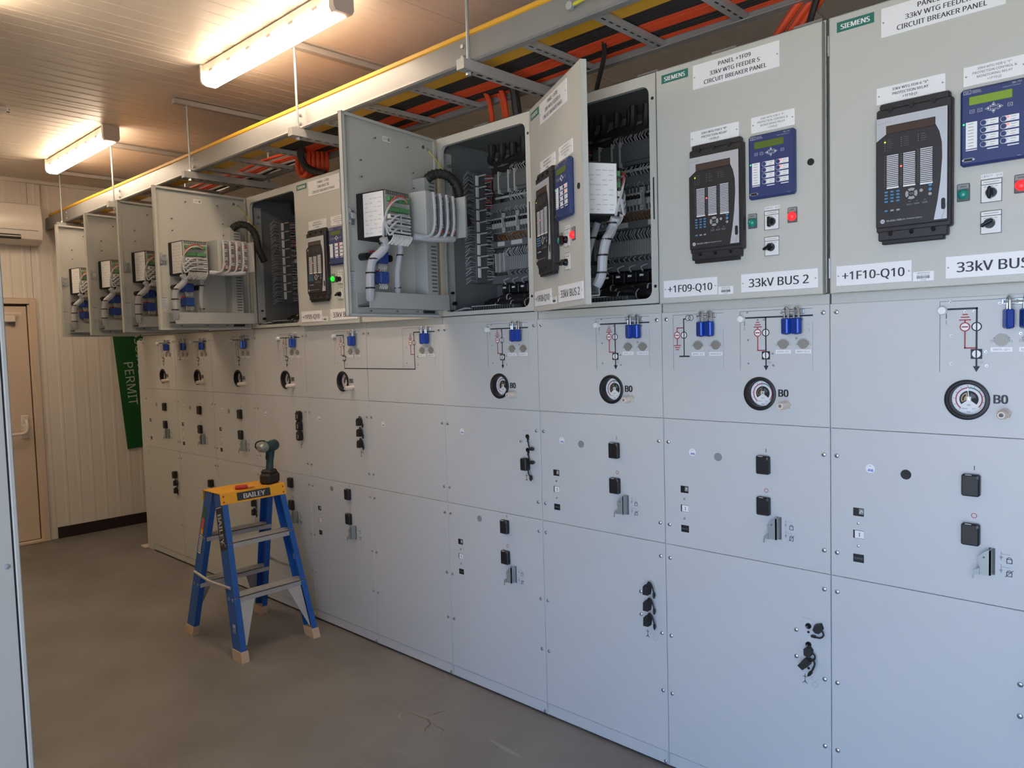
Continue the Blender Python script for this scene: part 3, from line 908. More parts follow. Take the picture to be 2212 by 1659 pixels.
def door_mesh(hole=True):
    g = MB(); m = 'cabinet_grey'
    g.box(.012, .592, 0, .003, 1.733, 2.547, m)
    g.box(.012, .0145, .0, .022, 1.733, 2.547, m).box(.5895, .592, 0, .022, 1.733, 2.547, m)
    g.box(.012, .592, 0, .022, 1.733, 1.7355, m).box(.012, .592, 0, .022, 2.5445, 2.547, m)
    g.box(.577, .592, .020, .022, 1.733, 2.547, m).box(.012, .592, .020, .022, 1.733, 1.745, m).box(.012, .592, .020, .022, 2.535, 2.547, m).box(.012, .027, .020, .022, 1.733, 2.547, m)
    return g
def nameplate(x0, x1, z0, z1, lines, size, sx=1.0, gap=1.28, ink='ink'):
    g = MB()
    g.box(x0, x1, -.003, 0, z0, z1, 'plate', .0008)
    cx, cz = (x0 + x1) / 2, (z0 + z1) / 2
    n = len(lines)
    for i, s in enumerate(lines):
        for q in ((0,) if size < .009 else (-.022, .022)):
            g.text(s, size * 1.06, cx + q * size, -.0036 - abs(q) * .001 * (1 + (q > 0)), cz + ((n - 1) / 2 - i) * size * gap, ink, sx=sx * 1.02)
    for xx in (x0 + .007, x1 - .007):
        g.disc((xx, -.0036, cz), .0024, 'dark_grey', 8); g.disc((xx + .0006, -.0042, cz + .0006), .0016, 'strip', 6)
    return g
def siemens():
    g = MB().box(.035, .139, -.0012, 0, 2.498, 2.527, 'siemens_green')
    for d in range(4): g.text('SIEMENS', .0208, .0861 + d * .0006, -.0018 - d * .00003, 2.5122, 'plate', sx=1.0)
    return g
def ge_relay():
    H_ = MB()      # housing
    H_.box(.153, .345, -.026, 0, 1.895, 2.24, 'relay_black', .004)
    H_.box(.160, .338, -.022, 0, 2.22, 2.256, 'relay_black', .004)
    H_.box(.157, .335, -.024, 0, 1.872, 1.905, 'relay_black', .003)
    H_.box(.166, .325, -.021, 0, 1.862, 1.88, 'black', .002)
    for xx in (.19, .245, .30):
        H_.cyl((xx, -.03, 2.236), (xx, -.018, 2.236), .007, 'black', 10)
        H_.cyl((xx, -.027, 1.893), (xx, -.018, 1.888), .006, 'black', 10)
    H_.box(.153, .337, -.031, -.02, 1.908, 2.216, 'relay_black', .003)
    plate = MB()
    y = -.0322
    sil = [(.155, 2.214), (.335, 2.214), (.335, 1.915), (.305, 1.915), (.312, 1.96), (.319, 2.02), (.323, 2.08), (.323, 2.12), (.318, 2.15), (.306, 2.172), (.306, 2.191), (.181, 2.191), (.181, 2.170), (.155, 2.156)]
    # silver surround as convex pieces
    plate.add([(a, y, b) for a, b in ((.155, 2.191), (.335, 2.191), (.335, 2.214), (.155, 2.214))], [(0, 1, 2, 3)], 'silver')
    plate.add([(a, y, b) for a, b in ((.155, 2.150), (.181, 2.168), (.181, 2.191), (.155, 2.191))], [(0, 1, 2, 3)], 'silver')
    rt = [(.306, 2.191), (.306, 2.172), (.316, 2.150), (.322, 2.12), (.323, 2.08), (.319, 2.02), (.312, 1.965), (.303, 1.915)]
    for (a, b), (c, d) in zip(rt[:-1], rt[1:]):
        plate.add([(a, y, b), (c, y, d), (.335, y, d), (.335, y, b)], [(0, 1, 2, 3)], 'silver')
    plate.box(.321, .331, y - .001, y, 1.945, 1.966, 'black', 0)
    plate.disc((.326, y - .0008, 1.966), .005, 'black', 10); plate.disc((.326, y - .0008, 1.945), .005, 'black', 10)
    plate.line([(.334, 1.955), (.322, 1.916)], .0012, y - .0006, 'mid_grey')
    for k in range(6):
        plate.disc((.16 + k * .0065, y - .0006, 2.199 + k * .0005), .0012, 'mid_grey', 6)
    disp = MB().box(.182, .305, -.0345, -.031, 2.168, 2.190, 'display_brown', .001)
    cols = []
    for k, (cx, zt) in enumerate(((.183, 2.107), (.226, 2.107), (.269, 2.111))):
        g = MB()
        n = 17 if k != 2 else 18
        for i in range(n):
            z = zt - i * .0052
            g.box(cx + .0, cx + .030, -.0328, -.031, z - .0017, z + .0013, 'strip')
            g.disc((cx - .0055, -.0328, z), .0010, 'mid_grey', 6)
        z = zt - n * .0052 - .001
        g.box(cx, cx + .031, -.0332, -.031, z - .002, z + .0025, 'white')
        if k == 1: g.disc((cx - .0055, -.0336, zt - 6.4 * .0052), .0026, 'led_red', 10)
        cols.append(g)
    led = MB()
    for k, cx in enumerate((.183, .226, .269)):
        for i in range(6 - k):
            z = 2.152 - i * .0058
            led.disc((cx - .005, -.0328, z), .0012, 'mid_grey', 6); led.box(cx + .001, cx + .012 + (i * 37 % 5) * .001, -.0326, -.031, z - .0006, z + .0006, 'dark_grey')
    led.disc((.1785, -.0336, 2.146), .0024, 'led_yellow', 8)
    keys = MB()
    for i in range(3):
        for j in range(4):
            keys.box(.177 + i * .0155, .186 + i * .0155, -.0338, -.031, 2.004 - j * .0088, 2.009 - j * .0088, 'key_blue', .001)
    for i in range(3):
        keys.box(.177 + i * .0155, .186 + i * .0155, -.0338, -.031, 1.952, 1.957, 'key_grey' if i else 'key_blue', .001)
    for i, cc in enumerate(('key_blue', 'key_blue', 'key_grey')):
        keys.disc((.294, -.0335, 2.011 - i * .0122), .0045, cc, 10)
    keys.disc((.272, -.0335, 1.999), .0045, 'key_grey', 10)
    nav = MB()
    for a in (0, 90, 180, 270):
        nav.ring((.247, -.0332, 1.994), .008, .0155, 'key_grey', a - 36, a + 36, 8)
    nav.box(.241, .253, -.0335, -.031, 1.9915, 1.9965, 'dark_grey')
    big = MB()
    for i in range(3):
        big.box(.234 + i * .0195, .249 + i * .0195, -.0335, -.031, 1.962, 1.9685, 'dark_grey', .001)
        big.box(.239 + i * .0195, .245 + i * .0195, -.0328, -.031, 1.9725, 1.9735, 'mid_grey')
    logo = MB()
    logo.disc((.172, -.0332, 1.926), .006, 'strip', 16); logo.text('GE', .0072, .172, -.0342, 1.926, 'relay_black')
    logo.text('Multilin F60', .0075, .183, -.0328, 1.9265, 'strip', align='l'); logo.text('Feeder Protection System', .0050, .218, -.0328, 1.9268, 'strip', align='l')
    return H_, plate, disp, cols, led, keys, nav, big, logo
def sel_relay():
    B = MB().box(.362, .513, -.020, 0, 2.047, 2.248, 'relay_blue', .006)
    logo = MB()
    y = -.0207
    logo.line([(.3705, 2.2335), (.3705, 2.2425), (.387, 2.2425), (.387, 2.2335), (.3705, 2.2335)], .0009, y, 'strip'); logo.text('SEL', .0075, .3788, y, 2.238, 'strip')
    logo.text('SCHWEITZER', .0033, .390, y, 2.2405, 'strip', align='l'); logo.text('ENGINEERING', .0033, .390, y, 2.2375, 'strip', align='l'); logo.text('LABORATORIES', .0033, .390, y, 2.2345, 'strip', align='l')
    logo.text('SEL-751', .0065, .490, y, 2.240, 'strip'); logo.text('FEEDER PROTECTION RELAY', .0032, .478, y, 2.2330, 'strip')
    logo.text('PRB-A', .003, .496, y, 2.055, 'strip')
    lcd = MB().box(.383, .480, -.0215, -.019, 2.2035, 2.2255, 'lcd', .0015)
    lcd2 = MB().box(.383, .480, -.0215, -.019, 2.2035, 2.2255, 'lcd_lit', .0015)
    nav = MB()
    for dx, dz, ch in ((-.012, 0, 'l'), (.0145, 0, 'r'), (0, .008, 'u'), (0, -.008, 'd')):
        x, z = .4385 + dx, 2.187 + dz
        tri = {'l': [(-.004, 0), (.003, .004), (.003, -.004)], 'r': [(.004, 0), (-.003, .004), (-.003, -.004)], 'u': [(0, .0035), (.004, -.003), (-.004, -.003)], 'd': [(0, -.0035), (.004, .003), (-.004, .003)]}[ch]
        nav.prism([(x + a * .75, z + b * .75) for a, b in tri], -.0212, -.0195, 'white')
        nav.line([(x + a * 1.7, z + b * 1.7) for a, b in tri + tri[:1]], .0009, y, 'strip')
    for x in (.390, .408, .4755):
        nav.line([(x - .005, 2.183), (x - .005, 2.191), (x + .005, 2.191), (x + .005, 2.183), (x - .005, 2.183)], .0009, y, 'strip'); nav.box(x - .0025, x + .0025, y, -.019, 2.1865, 2.1875, 'strip')
    lab = MB()
    lab.box(.376, .402, -.0212, -.0195, 2.091, 2.160, 'plate'); lab.box(.376, .402, -.0212, -.0195, 2.086, 2.0885, 'plate')
    for i in range(8):
        lab.box(.381, .394, -.0216, -.021, 2.1545 - i * .0082, 2.156 - i * .0082, 'ink_light'); lab.disc((.371, -.0208, 2.155 - i * .0082), .0011, 'dark_grey', 6)
    lab.disc((.371, -.0215, 2.156), .0026, 'led_green', 8)
    tags = []; btn = []
    for i in range(2):
        for j in range(4):
            x = .410 + i * .045; z = 2.160 - j * .0185
            g = MB().box(x + .004, x + .040, -.0212, -.0195, z - .0145, z, 'plate')
            g.box(x + .022, x + .034, -.0216, -.021, z - .005, z - .0038, 'ink_light'); g.box(x + .022, x + .032, -.0216, -.021, z - .0115, z - .0105, 'ink_light')
            if i == 1 and j < 2: g.disc((x + .016, -.0218, z - .0042), .0028, 'led_red', 8)
            else: g.disc((x + .0155, -.0214, z - .004), .001, 'ink', 6)
            if j == 3: g.box(x + .015, x + .040, -.0212, -.0195, z - .0215, z - .0188, 'plate')
            tags.append(g)
            b = MB(); b.disc((x + .0065, -.0232, z - .0075), .0062, 'relay_blue', 14, -.0195); b.ring((x + .0065, -.0217, z - .0075), .0062, .0076, 'strip', 0, 360, 16)
            btn.append(b)
    port = MB()
    port.prism([(.374, 2.0655), (.391, 2.0655), (.389, 2.0585), (.376, 2.0585)], -.0235, -.019, 'black')
    port.disc((.3705, -.0235, 2.062), .003, 'steel', 8, -.019); port.disc((.3945, -.0235, 2.062), .003, 'steel', 8, -.019)
    port.line([(.372, 2.066), (.393, 2.066)], .0012, -.0238, 'steel'); port.line([(.374, 2.058), (.391, 2.058)], .0012, -.0238, 'steel')
    return B, logo, lcd, lcd2, nav, lab, tags, btn, port
def lamp_meshes():
    b = MB().box(-.0155, .0155, -.004, 0, -.019, .0285, 'dark_grey', .002).box(-.0135, .0135, -.0046, -.003, .014, .0265, 'mid_grey').box(-.007, .007, -.005, -.004, .0195, .021, 'ink')
    l = lambda m: MB().lathe([(0, -.017), (.006, -.0165), (.011, -.0135), (.0135, -.009), (.0138, -.003)], (0, 0, 0), m, 18)
    return b, l
def switch_meshes():
    p = MB().box(-.024, .024, -.004, 0, -.029, .031, 'white', .002)
    p.line([(-.0235, .018), (.0235, .018)], .0015, -.0046, 'ink'); p.box(-.017, .017, -.0046, -.004, .0235, .025, 'ink_light')
    p.line([(-.0235, -.0285), (-.0235, .0305), (.0235, .0305), (.0235, -.0285), (-.0235, -.0285)], .0012, -.0045, 'ink')
    for x in (-.014, 0, .012): p.box(x - .003, x + .003, -.0046, -.004, .0115, .0128, 'ink_light')
    k = MB()
    k.lathe([(0, -.016), (.011, -.016), (.0125, -.012), (.0135, -.004)], (0, 0, -.004), 'black_gloss', 18)
    k.box(-.0045, .0045, -.032, -.015, -.022, .010, 'black_gloss', .003)
    return p, k
ge = ge_relay(); sel = sel_relay(); lampb, lampl = lamp_meshes(); swp, swk = switch_meshes()
GEM = [ge[0].mesh('protection_relay'), ge[1].mesh('silver_surround'), ge[2].mesh('display')] + [g.mesh('label_column') for g in ge[3]] + [ge[4].mesh('status_lights'), ge[5].mesh('keypad'), ge[6].mesh('navigation_pad'), ge[7].mesh('control_buttons'), ge[8].mesh('maker_mark')]
SELM = dict(body=sel[0].mesh('feeder_relay'), logo=sel[1].mesh('maker_mark'), lcd=sel[2].mesh('display'), lcd2=sel[3].mesh('display'), nav=sel[4].mesh('navigation_keys'), lab=sel[5].mesh('label_panel'), tags=[g.mesh('button_label') for g in sel[6]], btn=[g.mesh('push_button') for g in sel[7]], port=sel[8].mesh('serial_port'))
LB = lampb.mesh('indicator_lamp'); LL = {m: lampl(m).mesh('lens') for m in ('lens_green', 'lens_green_lit', 'lens_red_lit')}
SWP = swp.mesh('selector_switch'); SWK = swk.mesh('knob')
SIE = siemens().mesh('maker_plate'); DOORM = door_mesh().mesh('door'); ENC = enclosure().mesh('enclosure')
LOCK = MB().disc((.556, -.003, 2.137), .0105, 'black', 16, 0).mesh('lock')
def tagmesh(s): return MB().box(.408, .457, -.001, 0, 2.0105, 2.0215, 'plate').text(s, .0078, .4325, -.0014, 2.016, 'ink')
def barcode(n):
    g = MB().box(.243, .296, -.0008, 0, 1.753, 1.779, 'plate')
    g.box(.253, .286, -.0012, -.0008, 1.7745, 1.776, 'ink_light'); g.text('J%02d 1456 208 708' % n, .0042, .2695, -.0012, 1.7705, 'ink')
    random.seed(n)
    x = .253
    while x < .286:
        w = random.choice((.0006, .001, .0015)); g.box(x, x + w, -.0012, -.0008, 1.7595, 1.7675, 'ink'); x += w + random.choice((.0007, .0012))
    g.text('47%04d' % (5513 + n * 7), .0045, .2695, -.0012, 1.7562, 'ink')
    return g

# equipment on the inside of a door (door coordinates: y>0 is inside)
def rear_small():
    B = MB().box(.362, .513, .003, .158, 2.046, 2.232, 'black_matt', .002)
    side = MB().box(.5135, .515, .045, .156, 2.052, 2.226, 'white')
    for i in range(9):
        for j in range(4):
            if (i * 5 + j * 3) % 7 < 5: side.box(.515, .5154, .055 + j * .024, .070 + j * .024 + (i % 3) * .002, 2.064 + i * .017, 2.068 + i * .017, 'strip')
    rear = MB().box(.364, .511, .158, .1595, 2.05, 2.228, 'inner_grey')
    for i in range(12): rear.box(.37 + i * .0115, .376 + i * .0115, .1595, .162, 2.214, 2.228, 'dark_grey')
    term = []
    for z, m in ((2.195, 'green_term'), (2.155, 'green_term'), (2.125, 'white_wire'), (2.10, 'white_wire'), (2.072, 'white_wire')):
        g = MB()
        for h in (0, 1):
            g.box(.378 + h * .064, .438 + h * .064, .159, .178, z - .009, z + .010, m, .002)
            if m != 'green_term':
                for k in range(8): g.box(.381 + h * .064 + k * .007, .385 + h * .064 + k * .007, .178, .181, z - .003, z + .004, 'dark_grey')
        term.append(g)
    low = MB().box(.378, .502, .150, .172, 2.046, 2.062, 'black', .002)
    wires = MB()
    random.seed(3)
    for k in range(14):
        x = .382 + k * .0085
        wires.tube(spline([(x, .172, 2.056), (x + .002, .186, 2.048), (x + .006, .178, 2.030), (x + .008 + random.random() * .01, .165, 2.016)], 3), .0024, 'white_wire', 5)
    loom = MB()
    for k, (z, m) in enumerate(((2.195, 'red_wire'), (2.185, 'orange_wire'), (2.19, 'grey_wire'), (2.13, 'grey_wire'), (2.11, 'grey_wire'), (2.085, 'grey_wire'))):
        dz = k * .003
        loom.tube(spline([(.40, .176, z), (.44, .196, z + .012 - dz), (.485, .198, z + .004 - dz), (.514, .182, z - .035), (.522, .165, 2.10), (.515, .150, 2.045)], 4), .0045 if k > 1 else .0028, m, 6)
    return B, side, rear, term, low, wires, loom
def rear_big():
    B = MB().box(.147, .334, .003, .222, 2.06, 2.245, 'inner_grey', .002)
    B.box(.140, .146, .15, .285, 2.065, 2.238, 'inner_grey', .001)
    B.box(.140, .152, .278, .285, 2.065, 2.238, 'inner_grey')
    term = []
    for k in range(4):
        x = .170 + k * .042
        g = MB().box(x - .016, x + .014, .222, .236, 2.075, 2.238, 'mid_grey', .002)
        for i in range(16):
            g.box(x - .013, x + .010, .236, .2375, 2.081 + i * .0096, 2.0845 + i * .0096, ('dark_grey', 'white_wire', 'red_wire', 'white_wire', 'dark_grey')[(i * 3 + k) % 5])
        term.append(g)
    wires = []
    for k in range(4):
        x = .170 + k * .042
        g = MB()
        random.seed(k)
        for i in range(9):
            z = 2.228 - i * .017
            g.tube([(x + .006, .237, z), (x + .012, .249 + random.random() * .006, z - .004), (x + .019, .252, z - .016)], .0022, ('white_wire', 'white_wire', 'red_wire')[i % 3], 5)
        g.tube(spline([(x + .02, .250, 2.235), (x + .023, .256, 2.17), (x + .024, .254, 2.10), (x + .032, .24, 2.062), (x + .06, .22, 2.052)], 4), .0065, 'grey_wire', 7)
        wires.append(g)
    return B, term, wires
def inner_parts():
    P = []
    loomL = MB()
    pth = spline([(.515, .150, 2.04), (.500, .145, 2.01), (.512, .13, 1.985), (.532, .105, 1.955), (.535, .090, 1.90), (.533, .085, 1.84), (.520, .07, 1.80)], 5)
    loomL.tube(pth, .0175, 'grey_wire', 10)
    P.append(('wire_loom', loomL, None))
    loomR = MB().tube(spline([(.40, .13, 2.04), (.385, .12, 2.0), (.382, .10, 1.94), (.378, .09, 1.88), (.362, .075, 1.845), (.34, .05, 1.82)], 5), .0125, 'grey_wire', 10)
    P.append(('wire_loom', loomR, None))
    P.append(('wire_loom', MB().tube(spline([(.375, .19, 2.055), (.31, .22, 2.05), (.24, .235, 2.052), (.18, .24, 2.058)], 4), .0135, 'grey_wire', 9), None))
    ties = MB()
    for c, r, ax in (((.506, .14, 2.02), .019, 'z'), ((.530, .108, 1.96), .0185, 'z'), ((.535, .09, 1.905), .0185, 'z'), ((.533, .085, 1.845), .0185, 'z'), ((.384, .115, 1.985), .0135, 'z'), ((.366, .08, 1.853), .0135, 'z')):
        ties.lathe([(r, -.003), (r + .0015, -.003), (r + .0015, .003), (r, .003)], c, 'black', 12, ax)
    P.append(('cable_tie', ties, 'black cable ties around the grey looms'))
    for z in (1.975, 1.893):
        g = MB().box(.407, .458, .003, .075, z - .024, z + .024, 'contact_blue', .004).box(.41, .455, .01, .03, z + .024, z + .032, 'red_wire').disc((.432, .0755, z), .003, 'black', 6)
        for k in range(5): g.tube([(.412 + k * .010, .055, z - .024), (.413 + k * .010, .066, z - .034), (.412 + k * .010, .060, z - .046)], .0022, 'white_wire', 5)
        for k in range(4): g.tube([(.415 + k * .010, .055, z + .024), (.416 + k * .010, .066, z + .034), (.415 + k * .010, .05, z + .042)], .0022, 'white_wire', 5)
        P.append(('contact_block', g, 'blue contact block behind the selector switch'))
    P.append(('lamp_socket', MB().cyl((.498, .003, 1.978), (.498, .045, 1.978), .015, 'black', 12).box(.49, .506, .045, .05, 1.967, 1.989, 'black'), None))
    P.append(('lamp_socket', MB().cyl((.367, .003, 1.978), (.367, .045, 1.978), .015, 'black', 12).box(.359, .375, .045, .05, 1.967, 1.989, 'black'), None))
    duct = MB().box(.092, .165, .003, .075, 1.832, 2.345, 'inner_grey', .001)
    for i in range(30):
        z = 1.845 + i * .0165
        if not (2.05 < z < 2.25): duct.box(.100, .135, .0745, .0757, z, z + .006, 'dark_grey')
    P.append(('slotted_duct', duct, None))
    pocket = MB().box(.02, .531, .003, .006, 1.768, 1.832, 'inner_grey').box(.02, .531, .075, .078, 1.768, 1.832, 'inner_grey').box(.02, .531, .003, .078, 1.766, 1.769, 'inner_grey').box(.02, .023, .003, .078, 1.768, 1.832, 'inner_grey')
    pocket.box(.49, .528, .006, .074, 1.776, 1.78, 'dark_grey')
    P.append(('document_pocket', pocket, None))
    P.append(('lock_bracket', MB().box(.528, .55, .003, .006, 2.105, 2.165, 'steel', .001).box(.555, .574, .003, .018, 2.11, 2.17, 'zinc', .002).cyl((.552, .003, 2.137), (.552, .028, 2.137), .009, 'steel', 10).box(.540, .565, .024, .028, 2.125, 2.15, 'steel', .001), None))
    P.append(('paper_label', MB().box(.296, .345, .003, .0036, 2.479, 2.502, 'white').box(.30, .312, .0036, .004, 2.484, 2.498, 'mid_grey').box(.316, .34, .0036, .004, 2.488, 2.49, 'ink_light').box(.316, .336, .0036, .004, 2.494, 2.4955, 'ink_light'), None))
    pl = MB().box(.532, .586, .0032, .0038, 1.84, 1.922, 'strip').box(.536, .58, .0038, .0042, 1.9165, 1.919, 'ink')
    for i in range(5): pl.box(.54, .575, .0038, .0042, 1.86 + i * .01, 1.8615 + i * .01, 'ink_light')
    P.append(('paper_label', pl, None))
    for x, z in ((.487, 2.372), (.487, 2.305), (.168, 2.372), (.168, 2.305), (.40, 2.478), (.20, 2.478), (.46, 1.758), (.30, 1.758), (.17, 1.758)):
        P.append(('stud', MB().cyl((x, .003, z), (x, .016, z), .0025, 'steel', 6).disc((x, .0165, z), .004, 'dark_grey', 6, .014), None))
    P.append(('door_stay', MB().box(.05, .12, .003, .014, 1.752, 1.764, 'black', .001), None))
    P.append(('earth_stud', MB().disc((.083, .006, 2.503), .008, 'dark_grey', 10, .003), None))
    earth = MB().disc((.055, .008, 2.497), .007, 'steel', 10, .003)
    earth.tube(spline([(.055, .012, 2.49), (.03, .05, 2.43), (-.01, .08, 2.36), (-.04, .09, 2.345)], 5), .0024, 'earth_yellow', 6)
    P.append(('earth_wire', earth, None))
    sl = MB()
    pth = spline([(.130, .045, 2.325), (.130, .075, 2.352), (.108, .11, 2.365), (.075, .145, 2.35), (.050, .17, 2.30), (.035, .175, 2.22), (.0, .18, 2.14)], 6)
    sl.tube(pth, [(.0225 if i % 2 else .019) for i in range(len(pth))], 'corrugated', 12)
    P.append(('corrugated_sleeve', sl, None))
    return P
rs = rear_small(); rb = rear_big()
RSM = [rs[0].mesh('relay_back'), rs[1].mesh('terminal_label'), rs[2].mesh('back_plate'), [g.mesh('terminal_row') for g in rs[3]], rs[4].mesh('connector'), rs[5].mesh('wires'), rs[6].mesh('wires')]
RBM = [rb[0].mesh('relay_chassis'), [g.mesh('terminal_column') for g in rb[1]], [g.mesh('wires') for g in rb[2]]]
INP = [(n, g.mesh(n), l) for n, g, l in inner_parts()]
REDGLOW = MB().lathe([(0, .052), (.006, .051), (.008, .046), (.008, .044)], (.498, 0, 1.978), 'led_red', 8).mesh('lamp_glow')

# equipment inside a cabinet
def interior():
    P = []
    Y = .30
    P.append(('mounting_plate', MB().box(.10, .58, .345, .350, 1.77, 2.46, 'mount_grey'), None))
    for z0, z1 in ((2.455, 2.50), (2.238, 2.285), (2.068, 2.102), (1.895, 1.935)):
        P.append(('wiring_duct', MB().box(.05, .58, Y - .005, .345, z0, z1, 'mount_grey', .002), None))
    def wirerow(z0, z1, x0, x1, m, n, seed):
        g = MB(); random.seed(seed)
        for k in range(n):
            x = x0 + (x1 - x0) * (k + random.random() * .5) / n
            g.tube([(x, Y + .005, z0), (x + random.uniform(-.004, .004), Y - .018, (z0 + z1) / 2), (x + random.uniform(-.006, .006), Y + .002, z1)], .0022, m, 5)
        return g
    tb = MB().box(.10, .57, Y - .02, .345, 2.325, 2.42, 'dark_grey', .003).box(.10, .57, Y - .03, Y - .018, 2.34, 2.405, 'dark_grey', .002)
    for x in (.135, .20, .24, .42): tb.box(x, x + .008, Y - .034, Y, 2.32, 2.425, 'inner_grey', .001)
    P.append(('terminal_block', tb, None))
    P.append(('wires', wirerow(2.415, 2.458, .2, .57, 'grey_wire', 26, 1), None))
    P.append(('wires', wirerow(2.285, 2.325, .18, .57, 'grey_wire', 22, 2), None))
    P.append(('mounting_rail', MB().box(.09, .57, Y - .006, Y, 2.302, 2.312, 'inner_grey'), None))
    x = .10
    while x < .56:
        n = 4
        g = MB()
        w = .0175 * n
        g.box(x, x + w, Y - .03, .345, 2.135, 2.228, 'inner_grey', .001).box(x, x + w, Y - .046, Y - .03, 2.155, 2.205, 'inner_grey', .002)
        for k in range(n):
            xx = x + .0175 * k
            g.box(xx + .003, xx + .0145, Y - .062, Y - .045, 2.178, 2.194, 'black', .003)
            g.disc((xx + .009, Y - .0305, 2.219), .003, 'dark_grey', 6); g.disc((xx + .009, Y - .0305, 2.144), .003, 'dark_grey', 6)
            g.box(xx - .0004, xx + .0004, Y - .0465, Y - .03, 2.135, 2.228, 'dark_grey')
        P.append(('circuit_breaker', g, None))
        x += w + .022
    P.append(('wires', wirerow(2.100, 2.138, .11, .56, 'orange_wire', 26, 3), None))
    P.append(('wires', wirerow(2.225, 2.262, .11, .56, 'grey_wire', 22, 4), None))
    for xa, xb in ((.10, .145), (.19, .26), (.36, .43)):
        P.append(('marker_label', MB().box(xa, xb, Y - .008, Y - .0045, 2.076, 2.096, 'strip'), None))
    tb = MB().box(.13, .57, Y - .025, .345, 1.955, 2.02, 'mid_grey', .002)
    for k in range(36): tb.box(.135 + k * .012, .1357 + k * .012, Y - .026, Y - .02, 1.957, 2.018, 'dark_grey')
    for xx in (.10, .128, .155): tb.box(xx, xx + .007, Y - .03, Y, 1.95, 2.04, 'inner_grey')
    P.append(('terminal_block', tb, None))
    P.append(('wires', wirerow(2.018, 2.065, .14, .57, 'grey_wire', 34, 5), None))
    P.append(('wires', wirerow(1.928, 1.957, .16, .56, 'grey_wire', 16, 6), None))
    g = MB()
    for k in range(7):
        xx = .16 + k * .058
        g.box(xx, xx + .05, Y - .05, .345, 1.842, 1.885, 'black', .004)
        g.box(xx + .01, xx + .028, Y - .053, Y - .05, 1.866, 1.874, 'white')
        g.tube(spline([(xx + .02, Y - .04, 1.885), (xx + .024, Y - .06, 1.903), (xx + .034, Y - .03, 1.915)], 3), .003, 'grey_wire', 5)
    P.append(('current_terminals', g, 'black current terminals with white markers'))
    for j, (yy, zz) in enumerate(((.22, 1.80), (.19, 1.785), (.25, 1.815))):
        g = MB()
        pth = [(.10 + .46 * k / 20, yy + .012 * math.sin(k * .7 + j), zz + .008 * math.sin(k * .9 + j * 2)) for k in range(21)]
        g.tube(pth, .017, 'black_cable', 9)
        for k in range(3 + j, 19, 4):
            g.lathe([(.0175, -.003), (.019, -.003), (.019, .003), (.0175, .003)], pth[k], 'strip', 10, 'x')
        P.append(('control_cable', g, None))
    g = MB().box(.12, .42, .05, .11, 1.752, 1.778, 'dark_grey', .003)
    for k in range(20): g.box(.125 + k * .0148, .1257 + k * .0148, .045, .051, 1.754, 1.776, 'black')
    g.box(.16, .235, .046, .09, 1.778, 1.780, 'white'); g.box(.245, .32, .046, .09, 1.778, 1.780, 'white')
    P.append(('terminal_strip', g, None))
    g = MB()
    for k in range(6):
        g.tube(spline([(.045 + k * .004, .03 + k * .006, 1.755), (.09, .028 + k * .007, 1.765 + k * .002), (.13, .04 + k * .008, 1.772), (.17, .06, 1.768)], 4), .004, 'grey_wire', 6)
    P.append(('loose_wires', g, None))
    # vertical marshalling strip on the left wall
    g = MB().box(.006, .05, .19, .27, 1.90, 2.43, 'dark_grey', .002)
    P.append(('side_terminals', g, None))
    for k in range(9):
        z = 1.925 + k * .055
        P.append(('marker_strip', MB().box(.05, .058, .20, .216, z, z + .047, 'white', .001), None))
        P.append(('wire_bracket', MB().box(.05, .098, .222, .229, z + .044, z + .051, 'inner_grey', .001), None))
    g = MB(); random.seed(11)
    for k in range(60):
        z = 1.91 + k * .0086
        s = random.uniform(.7, 1.2)
        g.tube([(.045, .195, z), (.06, .165 - .02 * s, z + random.uniform(-.01, .01)), (.045, .125, z - .02 * s)], .002, ('grey_wire', 'mid_grey')[k % 2], 4)
        g.tube([(.045, .262, z), (.075 * s, .285, z + random.uniform(-.01, .01)), (.05, .31, z - .012 * s)], .002, ('mid_grey', 'grey_wire', 'red_wire')[k % 3 if k > 40 else k % 2], 4)
    P.append(('wires', g, None))
    P.append(('side_bracket', MB().box(.006, .012, .035, .085, 1.77, 2.50, 'inner_grey').cyl((.012, .06, 2.44), (.03, .06, 2.44), .009, 'steel', 8).cyl((.012, .06, 2.40), (.026, .06, 2.40), .006, 'steel', 8).cyl((.012, .06, 1.85), (.026, .06, 1.85), .006, 'black', 8).cyl((.012, .07, 1.80), (.03, .07, 1.80), .009, 'black', 8), None))
    for k in range(9):
        a = .10 + k * .052; b = .25 + .018 * (k % 4)
        P.append(('incoming_cable', MB().tube(spline([(a + .02, b, 2.553), (a + .01, b + .01, 2.51), (a - .02, b + .03, 2.485 - .006 * (k % 3)), (max(.09, a - .16), .31, 2.47 - .008 * (k % 4)), (.075 + .008 * (k % 3), .315 + .004 * (k % 5), 2.38), (.07 + .007 * (k % 4), .325, 2.10)], 4), .017, 'black_cable', 8), 'black incoming cable'))
    return P
INT = [(n, g.mesh(n), l) for n, g, l in interior()]

